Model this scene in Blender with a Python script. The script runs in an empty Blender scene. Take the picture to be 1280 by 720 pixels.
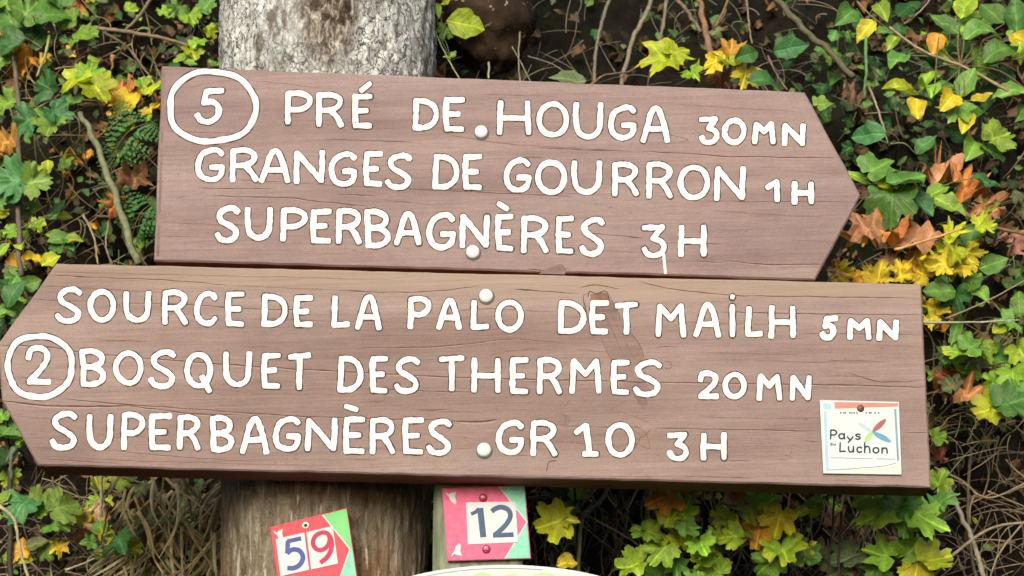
import bpy, math, random
import numpy as np
from mathutils import Vector, noise
R = math.radians
random.seed(7)
rng = random.Random(11)
S = bpy.context.scene
COL = S.collection

# ------------------------------------------------------------------ camera, sky, sun, exposure
F = 2400.0                      # focal length in photo pixels (1280 wide)
PITCH = R(11.86)
DIST = 2.4
ZC = 2.0
cam_d = bpy.data.cameras.new("camera")
cam_d.lens = F / 1280 * 36
cam_d.sensor_width = 36
cam_d.clip_end = 500
cam = bpy.data.objects.new("camera", cam_d)
COL.objects.link(cam)
CAM = Vector((0, -DIST * math.cos(PITCH), ZC - DIST * math.sin(PITCH)))
cam.location = CAM
cam.rotation_euler = (R(90) + PITCH, 0, 0)
S.camera = cam
cam_d.dof.use_dof = True
cam_d.dof.focus_distance = 2.38
cam_d.dof.aperture_fstop = 9

SUN_EL, SUN_AZ = R(25), R(-12)   # azimuth measured from behind the camera, minus = left
W = bpy.data.worlds.new("World")
S.world = W
W.use_nodes = True
nt = W.node_tree
bg = nt.nodes["Background"]
sky = nt.nodes.new("ShaderNodeTexSky")
sky.sky_type = 'NISHITA'
sky.sun_disc = False
sky.sun_elevation = SUN_EL
sky.sun_rotation = R(180) - SUN_AZ
sky.air_density = 1.0
sky.dust_density = 7.0
sky.ozone_density = 0.6
nt.links.new(sky.outputs[0], bg.inputs[0])
bg.inputs[1].default_value = 0.11
sl = bpy.data.lights.new("sun", 'SUN')
sl.energy = 1.9
sl.angle = R(28)
sl.color = (1, 0.98, 0.945)
so = bpy.data.objects.new("sun", sl)
COL.objects.link(so)
sd = Vector((-math.sin(SUN_AZ) * math.cos(SUN_EL), math.cos(SUN_AZ) * math.cos(SUN_EL), -math.sin(SUN_EL)))
so.rotation_euler = sd.to_track_quat('-Z', 'Y').to_euler()
so.location = (-2, -6, 9)
S.view_settings.view_transform = 'Standard'
S.view_settings.look = 'None'
S.view_settings.gamma = 1
S.view_settings.use_curve_mapping = False
S.view_settings.exposure = 0.74

# ------------------------------------------------------------------ geometry helpers
RIGHT = Vector((1, 0, 0))
UP = Vector((0, -math.sin(PITCH), math.cos(PITCH)))
FWD = Vector((0, math.cos(PITCH), math.sin(PITCH)))


def at(px, py, Y=0.0):
    """the point of the vertical plane y = Y seen at photo pixel (px, py)"""
    d = FWD + RIGHT * ((px - 640) / F) + UP * (-(py - 360) / F)
    t = (Y - CAM.y) / d.y
    return CAM + d * t


def to_px(p):
    v = Vector(p) - CAM
    w = v.dot(FWD)
    return 640 + F * v.dot(RIGHT) / w, 360 - F * v.dot(UP) / w


def mm(Y):
    """metres per photo pixel at depth Y"""
    return (DIST + Y) / F


class MB:
    def __init__(s):
        s.v = []; s.f = []; s.m = []; s.c = []; s.hascol = False; s.uv = []

    def add(s, verts, faces, mat=0, col=None, luv=None):
        if luv: s.uv.extend(luv)
        b = len(s.v)
        s.v.extend([tuple(p) for p in verts])
        for f in faces:
            s.f.append(tuple(i + b for i in f)); s.m.append(mat)
        if col is not None:
            s.hascol = True
            if isinstance(col, list):
                s.c.extend(col)
            else:
                s.c.extend([col] * len(verts))
        else:
            s.c.extend([(1, 1, 1)] * len(verts))

    def build(s, name, mats, parent=None, smooth=True, origin=None):
        if not isinstance(mats, (list, tuple)):
            mats = [mats]
        if parent is not None:
            o3 = Vector(parent['_o'])
        elif origin is not None:
            o3 = Vector(origin)
        else:
            a = np.array(s.v); o3 = Vector(((a[:, 0].min() + a[:, 0].max()) / 2, (a[:, 1].min() + a[:, 1].max()) / 2, a[:, 2].min()))
        me = bpy.data.meshes.new(name)
        a = np.array(s.v, dtype=np.float64) - np.array(o3)
        me.from_pydata([tuple(p) for p in a], [], s.f)
        for m in mats:
            me.materials.append(m)
        me.polygons.foreach_set('material_index', s.m)
        me.polygons.foreach_set('use_smooth', [smooth] * len(s.f))
        if s.hascol:
            ca = me.color_attributes.new('tint', 'FLOAT_COLOR', 'POINT')
            arr = np.ones((len(s.v), 4), dtype=np.float32); arr[:, :3] = np.array(s.c)
            ca.data.foreach_set('color', arr.ravel())
        if s.uv and len(s.uv) == len(s.v):
            ca = me.color_attributes.new('leafuv', 'FLOAT_COLOR', 'POINT')
            arr = np.ones((len(s.v), 4), dtype=np.float32); arr[:, :2] = np.array(s.uv)
            ca.data.foreach_set('color', arr.ravel())
        me.update()
        ob = bpy.data.objects.new(name, me)
        COL.objects.link(ob)
        if parent is not None:
            ob.parent = parent
            ob['_o'] = tuple(o3)
        else:
            ob.location = o3
            ob['_o'] = tuple(o3)
        return ob


def tag(o, label=None, cat=None, group=None, kind=None):
    if label: o['label'] = label
    if cat: o['category'] = cat
    if group: o['group'] = group
    if kind: o['kind'] = kind
    return o


def thing(name, loc, label, cat, group=None):
    o = bpy.data.objects.new(name, None)
    o.empty_display_size = 0.05
    COL.objects.link(o)
    o.location = loc
    o['_o'] = tuple(loc)
    return tag(o, label, cat, group)


def catmull(pts, n=8, closed=False):
    P = [np.array(p, float) for p in pts]
    if len(P) < 3 and not closed:
        return [P[0] + (P[-1] - P[0]) * i / n for i in range(n + 1)]
    out = []
    m = len(P)
    rngk = range(m) if closed else range(m - 1)
    for i in rngk:
        if closed:
            p0, p1, p2, p3 = P[(i - 1) % m], P[i], P[(i + 1) % m], P[(i + 2) % m]
        else:
            p1, p2 = P[i], P[i + 1]
            p0 = P[i - 1] if i > 0 else 2 * p1 - p2
            p3 = P[i + 2] if i + 2 < m else 2 * p2 - p1
        for k in range(n):
            t = k / n
            out.append(0.5 * (2 * p1 + (p2 - p0) * t + (2 * p0 - 5 * p1 + 4 * p2 - p3) * t * t + (3 * p1 - p0 - 3 * p2 + p3) * t ** 3))
    if not closed:
        out.append(P[-1])
    return out


def tube(mb, pts, radii, sides=6, mat=0, col=None, cap=True):
    pts = [Vector(p) for p in pts]
    n = len(pts)
    if not hasattr(radii, '__len__'):
        radii = [radii] * n
    vs = []; fs = []
    prev = None
    for i, p in enumerate(pts):
        t = (pts[min(i + 1, n - 1)] - pts[max(i - 1, 0)]).normalized()
        if prev is None:
            a = t.cross(Vector((0.31, 0.5, 0.8)))
            if a.length < 1e-3: a = t.cross(Vector((1, 0, 0)))
            a.normalize()
        else:
            a = (prev - t * prev.dot(t)).normalized()
        prev = a
        b = t.cross(a)
        for k in range(sides):
            an = 2 * math.pi * k / sides
            vs.append(p + (a * math.cos(an) + b * math.sin(an)) * radii[i])
    for i in range(n - 1):
        for k in range(sides):
            fs.append((i * sides + k, i * sides + (k + 1) % sides, (i + 1) * sides + (k + 1) % sides, (i + 1) * sides + k))
    if cap:
        fs.append(tuple(reversed(range(sides))))
        fs.append(tuple(range((n - 1) * sides, n * sides)))
    mb.add(vs, fs, mat, col)


def stroke_mesh(mb, pts, hw, Y, base, top, mat=0, closed=False, cap='round', seed=0, wob=0.07, dish=0.25):
    """paint stroke: pts are pixel points on plane y=Y; hw half width in px; rises from base to top (metres proud of Y)"""
    P = [np.array(p, float) for p in pts]
    n = len(P)
    L = []
    for i in range(n):
        if closed:
            t = P[(i + 1) % n] - P[(i - 1) % n]
        else:
            t = P[min(i + 1, n - 1)] - P[max(i - 1, 0)]
        t = t / (np.linalg.norm(t) + 1e-9)
        nr = np.array((-t[1], t[0]))
        L.append((P[i], t, nr, hw * (1 + wob * noise.noise(Vector((P[i][0] * 0.17, P[i][1] * 0.17, seed * 3.1))) + wob * 0.8 * noise.noise(Vector((P[i][0] * 0.6, P[i][1] * 0.6, seed * 1.7))))))
    secs = []
    prof = [(-1, 0), (-0.96, .7), (-0.8, 1.0), (0, 1 - dish), (0.8, 1.0), (0.96, .7), (1, 0)]
    if cap == 'flat' or closed:
        seq = [(p, t, nr, w, 1.0, 0.0) for p, t, nr, w in L]
    else:
        seq = []
        p, t, nr, w = L[0]
        for k in range(4):
            an = math.pi / 2 * (k / 4)
            seq.append((p, t, nr, w, max(math.sin(an), 0.04), -math.cos(an)))
        seq += [(p, t, nr, w, 1.0, 0.0) for p, t, nr, w in L]
        p, t, nr, w = L[-1]
        for k in range(3, -1, -1):
            an = math.pi / 2 * (k / 4)
            seq.append((p, t, nr, w, max(math.sin(an), 0.04), math.cos(an)))
    vs = []; fs = []
    m = len(prof)
    for (p, t, nr, w, sc, off) in seq:
        edge = 1.0
        if cap != 'flat' and not closed and abs(off) > 0.9:
            edge = 0.0
        for (u, h) in prof:
            q = p + nr * (u * w * sc) + t * (off * w)
            vs.append(at(q[0], q[1], Y - (base + (top - base) * h * edge)))
    k = len(seq)
    for i in range(k if closed else k - 1):
        j = (i + 1) % k
        for a in range(m - 1):
            fs.append((i * m + a, i * m + a + 1, j * m + a + 1, j * m + a))
    if cap == 'flat' and not closed:
        fs.append(tuple(range(m))); fs.append(tuple(reversed(range((k - 1) * m, k * m))))
    mb.add(vs, fs, mat)


def slab(mb, poly, Y, th, mat=0, side=None, bev=0.0):
    """polygon of pixel points on plane y=Y (front), th thick behind"""
    n = len(poly)
    cx = sum(p[0] for p in poly) / n; cy = sum(p[1] for p in poly) / n
    fr = [at(p[0], p[1], Y) for p in poly]
    if bev > 0:
        c = at(cx, cy, Y)
        ins = []
        for i in range(n):
            a = fr[i - 1]; b = fr[i]; d = fr[(i + 1) % n]
            e1 = (a - b).normalized(); e2 = (d - b).normalized()
            bi = e1 + e2
            if bi.length < 1e-3:
                bi = Vector((-(e2.z), 0, e2.x))
            bi.normalize()
            if bi.dot(c - b) < 0: bi = -bi
            sn = max(abs(e1.cross(bi).length), 0.3)
            ins.append(b + bi * bev / sn)
        v = ins + [Vector((p.x, Y + bev, p.z)) for p in fr] + [Vector((p.x, Y + th, p.z)) for p in fr]
        fs = [tuple(range(n))]
        sm = mat if side is None else side
        mb.add(v, fs, mat)
        mb.add(v, [(i, (i + 1) % n, n + (i + 1) % n, n + i) for i in range(n)], mat)
        mb.add(v, [(n + i, n + (i + 1) % n, 2 * n + (i + 1) % n, 2 * n + i) for i in range(n)] + [tuple(reversed(range(2 * n, 3 * n)))], sm)
    else:
        v = fr + [Vector((p.x, Y + th, p.z)) for p in fr]
        sm = mat if side is None else side
        mb.add(v, [tuple(range(n))], mat)
        mb.add(v, [(i, (i + 1) % n, n + (i + 1) % n, n + i) for i in range(n)] + [tuple(reversed(range(n, 2 * n)))], sm)


def dome(mb, px, py, r, Y, h, mat=0, seg=20, rings=6, ell=1.0):
    c = at(px, py, Y); rr = r * mm(Y)
    vs = []; fs = []
    for i in range(rings + 1):
        a = math.pi / 2 * i / rings
        q = math.cos(a) if i else 1.0
        for k in range(seg):
            t = 2 * math.pi * k / seg
            vs.append((c.x + rr * q * math.cos(t), Y - h * math.sin(a), c.z + rr * q * ell * math.sin(t)))
    for i in range(rings):
        for k in range(seg):
            fs.append((i * seg + k, i * seg + (k + 1) % seg, (i + 1) * seg + (k + 1) % seg, (i + 1) * seg + k))
    mb.add(vs, fs, mat)


# ------------------------------------------------------------------ materials
def newmat(name, rough=0.6, spec=0.3):
    m = bpy.data.materials.new(name)
    m.use_nodes = True
    b = m.node_tree.nodes['Principled BSDF']
    b.inputs['Roughness'].default_value = rough
    b.inputs['Specular IOR Level'].default_value = spec
    return m, m.node_tree, b


def N(t, kind, **kw):
    n = t.nodes.new(kind)
    for k, v in kw.items():
        if k in n.inputs:
            n.inputs[k].default_value = v
        else:
            setattr(n, k, v)
    return n


def mapping(t, scale, rot=(0, 0, 0)):
    tc = N(t, 'ShaderNodeTexCoord')
    mp = N(t, 'ShaderNodeMapping')
    mp.inputs['Scale'].default_value = scale
    mp.inputs['Rotation'].default_value = rot
    t.links.new(tc.outputs['Object'], mp.inputs['Vector'])
    return mp.outputs[0]


def noise_n(t, vec, scale=5, detail=6, rough=0.6, dist=0.0):
    n = N(t, 'ShaderNodeTexNoise')
    n.inputs['Scale'].default_value = scale
    n.inputs['Detail'].default_value = detail
    n.inputs['Roughness'].default_value = rough
    n.inputs['Distortion'].default_value = dist
    t.links.new(vec, n.inputs['Vector'])
    return n.outputs[0]


def ramp(t, fac, stops):
    r = N(t, 'ShaderNodeValToRGB')
    e = r.color_ramp.elements
    e[0].position = stops[0][0]; e[0].color = (*stops[0][1], 1)
    e[1].position = stops[-1][0]; e[1].color = (*stops[-1][1], 1)
    for p, c in stops[1:-1]:
        q = e.new(p); q.color = (*c, 1)
    t.links.new(fac, r.inputs[0])
    return r.outputs[0]


def mix(t, a, b, fac, mode='MIX'):
    m = N(t, 'ShaderNodeMix', data_type='RGBA', blend_type=mode)
    for s, val in ((0, fac), (6, a), (7, b)):
        if hasattr(val, 'is_output') or isinstance(val, bpy.types.NodeSocket):
            t.links.new(val, m.inputs[s])
        elif s == 0:
            m.inputs[0].default_value = val
        else:
            m.inputs[s].default_value = (*val, 1)
    return m.outputs[2]


def mathn(t, op, a, b=0.0):
    m = N(t, 'ShaderNodeMath', operation=op)
    for i, val in enumerate((a, b)):
        if isinstance(val, bpy.types.NodeSocket):
            t.links.new(val, m.inputs[i])
        else:
            m.inputs[i].default_value = val
    return m.outputs[0]


def bump(t, b, h, strength=0.3, dist=0.002):
    n = N(t, 'ShaderNodeBump')
    n.inputs['Strength'].default_value = strength
    n.inputs['Distance'].default_value = dist
    t.links.new(h, n.inputs['Height'])
    t.links.new(n.outputs[0], b.inputs['Normal'])


def g3(v): return (v, v, v)


def wood_mat(name, c_lo, c_mid, c_hi, off=0.0, warm=None):
    m, t, b = newmat(name, 0.72, 0.25)
    tc = N(t, 'ShaderNodeTexCoord')
    mp = N(t, 'ShaderNodeMapping')
    mp.inputs['Location'].default_value = (off, off * 2, off * 3)
    mp.inputs['Rotation'].default_value = (0, R(1.5), 0)
    t.links.new(tc.outputs['Object'], mp.inputs[0])
    base = mp.outputs[0]

    def sc(s):
        q = N(t, 'ShaderNodeMapping'); q.inputs['Scale'].default_value = s
        t.links.new(base, q.inputs[0]); return q.outputs[0]
    broad = noise_n(t, sc((1.2, 1, 14)), 1.0, 4, 0.55, 0.6)
    fine = noise_n(t, sc((5, 4, 240)), 1.0, 5, 0.62, 0.4)
    fibre = noise_n(t, sc((22, 22, 900)), 1.0, 3, 0.6)
    blotch = noise_n(t, sc((5, 5, 9)), 1.0, 5, 0.6)
    col = ramp(t, broad, [(0.3, c_lo), (0.5, c_mid), (0.7, c_hi)])
    fr = ramp(t, fine, [(0.25, g3(0.80)), (0.40, g3(0.96)), (0.6, g3(1.0)), (0.75, g3(1.08))])
    col = mix(t, col, fr, 1.0, 'MULTIPLY')
    fb = ramp(t, fibre, [(0.25, g3(0.94)), (0.75, g3(1.05))])
    col = mix(t, col, fb, 1.0, 'MULTIPLY')
    bl = ramp(t, blotch, [(0.3, (1.1, 1.08, 1.05)), (0.55, g3(1.0)), (0.75, (0.9, 0.87, 0.9))])
    col = mix(t, col, bl, 1.0, 'MULTIPLY')
    mid = noise_n(t, sc((1.6, 2, 55)), 1.0, 6, 0.62, 0.5)
    col = mix(t, col, ramp(t, mid, [(0.25, (0.86, 0.84, 0.84)), (0.45, g3(0.98)), (0.58, g3(1.0)), (0.75, (1.10, 1.11, 1.12))]), 1.0, 'MULTIPLY')
    mott = noise_n(t, sc((28, 28, 60)), 1.0, 5, 0.7)
    col = mix(t, col, ramp(t, mott, [(0.25, (0.88, 0.87, 0.87)), (0.5, g3(1.0)), (0.75, (1.09, 1.08, 1.07))]), 1.0, 'MULTIPLY')
    grit = noise_n(t, sc((420, 420, 700)), 1.0, 2, 0.6)
    col = mix(t, col, ramp(t, grit, [(0.25, g3(0.86)), (0.75, g3(1.12))]), 1.0, 'MULTIPLY')
    check = noise_n(t, sc((2.6, 2, 160)), 1.0, 3, 0.5, 0.8)
    ck = ramp(t, check, [(0.485, g3(1.0)), (0.498, (0.70, 0.64, 0.62)), (0.502, (0.70, 0.64, 0.62)), (0.515, g3(1.0))])
    ckm = ramp(t, noise_n(t, sc((3, 3, 22)), 1.0, 3, 0.5), [(0.54, g3(0)), (0.66, g3(0.8))])
    col = mix(t, col, mix(t, g3(1.0), ck, ckm), 1.0, 'MULTIPLY')
    speck = noise_n(t, sc((120, 120, 160)), 1.0, 2, 0.5)
    sp = ramp(t, speck, [(0.22, g3(0.75)), (0.28, g3(1.0)), (0.76, g3(1.0)), (0.82, g3(1.2))])
    col = mix(t, col, sp, 0.8, 'MULTIPLY')
    if warm:
        sp3 = N(t, 'ShaderNodeSeparateXYZ'); t.links.new(tc.outputs['Object'], sp3.inputs[0])
        zz = mathn(t, 'ADD', sp3.outputs['Z'], mathn(t, 'MULTIPLY', mathn(t, 'SUBTRACT', broad, 0.5), 0.05))
        zz = mathn(t, 'ADD', zz, mathn(t, 'MULTIPLY', sp3.outputs['X'], 0.022))
        zz = mathn(t, 'MULTIPLY', mathn(t, 'SUBTRACT', zz, warm[0]), 40.0)
        zk = N(t, 'ShaderNodeClamp'); t.links.new(zz, zk.inputs[0])
        col = mix(t, col, mix(t, warm[1], fr, 1.0, 'MULTIPLY'), mathn(t, 'MULTIPLY', zk.outputs[0], 0.8))
    t.links.new(col, b.inputs['Base Color'])
    h = mathn(t, 'ADD', mathn(t, 'ADD', mathn(t, 'MULTIPLY', fine, 1.0), mathn(t, 'MULTIPLY', mid, 2.0)), mathn(t, 'ADD', mathn(t, 'MULTIPLY', fibre, 0.4), mathn(t, 'MULTIPLY', mott, 0.5)))
    bump(t, b, h, 0.42, 0.0018)
    return m


M = {}
M['plank_up'] = wood_mat('faded_mauve_stain', (0.148, 0.107, 0.102), (0.195, 0.147, 0.143), (0.235, 0.184, 0.178), 0.0)
M['plank_lo'] = wood_mat('faded_tan_stain', (0.146, 0.102, 0.092), (0.190, 0.142, 0.132), (0.230, 0.180, 0.168), 3.7, warm=(0.235, (0.235, 0.188, 0.146)))
M['plank_edge'] = wood_mat('dark_red_stain', (0.16, 0.058, 0.036), (0.21, 0.080, 0.050), (0.26, 0.105, 0.068), 1.3)
M['scar'] = wood_mat('rough_scar_wood', (0.105, 0.075, 0.068), (0.158, 0.115, 0.106), (0.205, 0.153, 0.140), 8.1)
M['sandband'] = wood_mat('beige_weathered_arris', (0.2, 0.15, 0.11), (0.23, 0.17, 0.13), (0.25, 0.19, 0.145), 5.1)


def simple(name, c, rough=0.5, spec=0.4, var=0.12, scale=60, bmp=0.0, metal=0.0):
    m, t, b = newmat(name, rough, spec)
    b.inputs['Metallic'].default_value = metal
    v = mapping(t, (1, 1, 1))
    n = noise_n(t, v, scale, 4, 0.6)
    lo = tuple(x * (1 - var) for x in c); hi = tuple(min(x * (1 + var), 0.9) for x in c)
    t.links.new(ramp(t, n, [(0.3, lo), (0.7, hi)]), b.inputs['Base Color'])
    if bmp:
        bump(t, b, n, bmp, 0.001)
    return m


def paint_mat():
    m, t, b = newmat('white_sign_paint', 0.5, 0.35)
    v = mapping(t, (1, 1, 1)); v2 = mapping(t, (30, 30, 500))
    n = noise_n(t, v, 55, 5, 0.65); n2 = noise_n(t, v2, 1.0, 4, 0.6); n3 = noise_n(t, v, 330, 3, 0.6)
    c = ramp(t, n, [(0.28, (0.40, 0.42, 0.44)), (0.44, (0.54, 0.55, 0.555)), (0.6, (0.61, 0.61, 0.60))])
    c = mix(t, c, ramp(t, n2, [(0.25, (0.84, 0.84, 0.85)), (0.5, g3(1.0))]), 1.0, 'MULTIPLY')
    c = mix(t, c, (0.25, 0.19, 0.175), ramp(t, n3, [(0.74, g3(0)), (0.78, g3(0.7))]))
    t.links.new(c, b.inputs['Base Color'])
    bump(t, b, mathn(t, 'ADD', n3, n), 0.5, 0.0012)
    return m


M['paint'] = paint_mat()
M['groove_shadow'] = simple('groove_edge_shadow', (0.050, 0.038, 0.034), 0.8, 0.2, 0.35, 200)  # dark rim tone: routed edge with its shadow painted in
M['crack'] = simple('open_wood_crack', (0.070, 0.038, 0.029), 0.9, 0.1, 0.4, 90)
M['softcrack'] = simple('shallow_wood_check', (0.15, 0.085, 0.068), 0.9, 0.1, 0.3, 90)
M['bolt'] = simple('white_painted_bolt', (0.43, 0.46, 0.47), 0.4, 0.5, 0.14, 200, 0.4)
M['boltshadow'] = simple('painted_bolt_shadow', (0.075, 0.085, 0.09), 0.5, 0.5, 0.35, 300)  # dark tone for the shadow painted under each bolt head
M['lip_light'] = simple('painted_lip_highlight', (0.27, 0.208, 0.19), 0.8, 0.2, 0.15, 120)  # paler wood tone, a highlight painted below each crack
M['tile_white'] = simple('white_enamel', (0.42, 0.468, 0.485), 0.6, 0.16, 0.03, 50)
M['tile_blueish'] = simple('pale_blue_print', (0.25, 0.40, 0.48), 0.6, 0.16, 0.08, 50)
M['tile_salmon'] = simple('salmon_print', (0.42, 0.17, 0.14), 0.6, 0.16, 0.08, 50)
M['pink'] = simple('pink_print', (0.50, 0.105, 0.19), 0.6, 0.16, 0.16, 110)
M['red'] = simple('red_print', (0.42, 0.065, 0.085), 0.6, 0.16, 0.16, 110)
M['rose'] = simple('rose_print', (0.48, 0.10, 0.155), 0.6, 0.16, 0.16, 110)
M['mint'] = simple('mint_print', (0.17, 0.44, 0.32), 0.6, 0.16, 0.16, 110)
M['leafgreen'] = simple('green_print', (0.14, 0.43, 0.16), 0.6, 0.16, 0.12, 25)
M['navy'] = simple('slate_blue_ink', (0.050, 0.080, 0.145), 0.6, 0.16, 0.1, 60)
M['royal'] = simple('violet_blue_ink', (0.055, 0.075, 0.24), 0.6, 0.16, 0.2, 40)
M['redink'] = simple('carmine_ink', (0.34, 0.035, 0.07), 0.6, 0.16, 0.2, 40)
M['ink'] = simple('dark_teal_ink', (0.012, 0.03, 0.05), 0.6, 0.16, 0.2, 60)
M['greyline'] = simple('grey_blue_line', (0.15, 0.23, 0.29), 0.6, 0.16, 0.1, 60)
M['plum'] = simple('plum_screw', (0.20, 0.018, 0.05), 0.3, 0.6, 0.2, 300)
M['rustscrew'] = simple('rusty_screw', (0.055, 0.028, 0.024), 0.5, 0.5, 0.3, 500)
M['brass'] = simple('pale_eyelet', (0.72, 0.66, 0.56), 0.4, 0.5, 0.1, 200)
M['black'] = simple('dark_hole', (0.02, 0.015, 0.015), 0.8, 0.2, 0.1, 50)
M['petal_red'] = simple('dusty_red_petal', (0.24, 0.085, 0.085), 0.6, 0.16, 0.1, 60)
M['petal_blue'] = simple('blue_petal', (0.08, 0.23, 0.33), 0.6, 0.16, 0.1, 60)
M['petal_green'] = simple('green_petal', (0.24, 0.42, 0.17), 0.6, 0.16, 0.1, 60)
M['petal_pale'] = simple('pale_petal', (0.30, 0.39, 0.44), 0.6, 0.16, 0.1, 60)
M['palegreen'] = simple('pale_green_print', (0.44, 0.55, 0.42), 0.6, 0.16, 0.08, 30)
M['midgreen'] = simple('soft_green_print', (0.30, 0.45, 0.26), 0.6, 0.16, 0.1, 30)
M['edgedark'] = simple('dark_plate_edge', (0.05, 0.05, 0.055), 0.5, 0.4, 0.1, 30)


def leaf_mat(name, trans=0.28, rough=0.46):
    m, t, b = newmat(name, rough, 0.3)
    at_ = N(t, 'ShaderNodeAttribute', attribute_name='tint')
    v = mapping(t, (1, 1, 1))
    n1 = noise_n(t, v, 90, 4, 0.6)
    n2 = noise_n(t, v, 420, 3, 0.6)
    c = mix(t, at_.outputs['Color'], ramp(t, n1, [(0.3, g3(0.72)), (0.7, g3(1.2))]), 1.0, 'MULTIPLY')
    c = mix(t, c, ramp(t, n2, [(0.3, g3(0.86)), (0.7, g3(1.12))]), 1.0, 'MULTIPLY')
    lu = N(t, 'ShaderNodeAttribute', attribute_name='leafuv')
    sx = N(t, 'ShaderNodeSeparateXYZ'); t.links.new(lu.outputs['Vector'], sx.inputs[0])
    ax = mathn(t, 'ABSOLUTE', mathn(t, 'SUBTRACT', sx.outputs['X'], 1.0))
    rib = ramp(t, ax, [(0.0, g3(1)), (0.012, g3(1)), (0.035, g3(0))])
    ch = mathn(t, 'FRACT', mathn(t, 'MULTIPLY', mathn(t, 'SUBTRACT', sx.outputs['Y'], mathn(t, 'MULTIPLY', ax, 0.85)), 7.0))
    side = ramp(t, ch, [(0.0, g3(0.9)), (0.13, g3(0)), (0.87, g3(0)), (1.0, g3(0.9))])
    vein = mathn(t, 'MAXIMUM', rib, mathn(t, 'MULTIPLY', side, 0.55))
    c = mix(t, c, mix(t, c, (1.75, 1.6, 1.7), 1.0, 'MULTIPLY'), mathn(t, 'MULTIPLY', vein, 0.7))
    t.links.new(c, b.inputs['Base Color'])
    spots = ramp(t, noise_n(t, v, 210, 2, 0.5), [(0.66, g3(0)), (0.72, g3(0.65))])
    c = mix(t, c, (0.11, 0.065, 0.022), spots)
    scorch = ramp(t, noise_n(t, v, 38, 4, 0.6), [(0.62, g3(0)), (0.76, g3(0.7))])
    c = mix(t, c, mix(t, c, (1.7, 1.05, 0.5), 1.0, 'MULTIPLY'), scorch)
    t.links.new(c, b.inputs['Base Color'])
    bump(t, b, mathn(t, 'SUBTRACT', n1, mathn(t, 'MULTIPLY', vein, 0.5)), 0.5, 0.003)
    tr = N(t, 'ShaderNodeBsdfTranslucent')
    t.links.new(mix(t, c, (1.25, 1.25, 0.5), 1.0, 'MULTIPLY'), tr.inputs[0])
    ms = N(t, 'ShaderNodeMixShader'); ms.inputs[0].default_value = trans
    t.links.new(b.outputs[0], ms.inputs[1]); t.links.new(tr.outputs[0], ms.inputs[2])
    out = t.nodes['Material Output']
    t.links.new(ms.outputs[0], out.inputs['Surface'])
    return m


M['leaf'] = leaf_mat('living_leaf')
M['dryleaf'] = leaf_mat('dry_leaf', 0.15, 0.75)


def attr_mat(name, rough=0.8, sc=120):
    m, t, b = newmat(name, rough, 0.2)
    at_ = N(t, 'ShaderNodeAttribute', attribute_name='tint')
    v = mapping(t, (1, 1, 1))
    n1 = noise_n(t, v, sc, 4, 0.6)
    c = mix(t, at_.outputs['Color'], ramp(t, n1, [(0.3, g3(0.65)), (0.7, g3(1.25))]), 1.0, 'MULTIPLY')
    t.links.new(c, b.inputs['Base Color'])
    bump(t, b, n1, 0.4, 0.002)
    return m


M['stem'] = attr_mat('plant_stem', 0.7)
M['grass'] = attr_mat('dry_grass_blade', 0.75)


def soil_mat():
    m, t, b = newmat('dark_leaf_mould', 0.95, 0.1)
    v = mapping(t, (1, 1, 1))
    n = noise_n(t, v, 14, 8, 0.7)
    n2 = noise_n(t, v, 70, 6, 0.7)
    n3 = noise_n(t, v, 5, 4, 0.6)
    c = ramp(t, n, [(0.3, (0.003, 0.0025, 0.002)), (0.5, (0.007, 0.0056, 0.004)), (0.65, (0.015, 0.012, 0.0085)), (0.8, (0.040, 0.033, 0.024))])
    c = mix(t, c, ramp(t, n2, [(0.3, g3(0.5)), (0.7, g3(1.5))]), 1.0, 'MULTIPLY')
    moss = ramp(t, n3, [(0.5, g3(0)), (0.62, g3(1))])
    c = mix(t, c, (0.010, 0.016, 0.006), mathn(t, 'MULTIPLY', moss, 0.6))
    t.links.new(c, b.inputs['Base Color'])
    bump(t, b, mathn(t, 'ADD', n, mathn(t, 'MULTIPLY', n2, 0.5)), 0.9, 0.02)
    return m


M['soil'] = soil_mat()


PATCH = (at(405, 20, 0.06).x - at(412, 300, 0.2).x, at(405, 12, 0.06).z)


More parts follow.
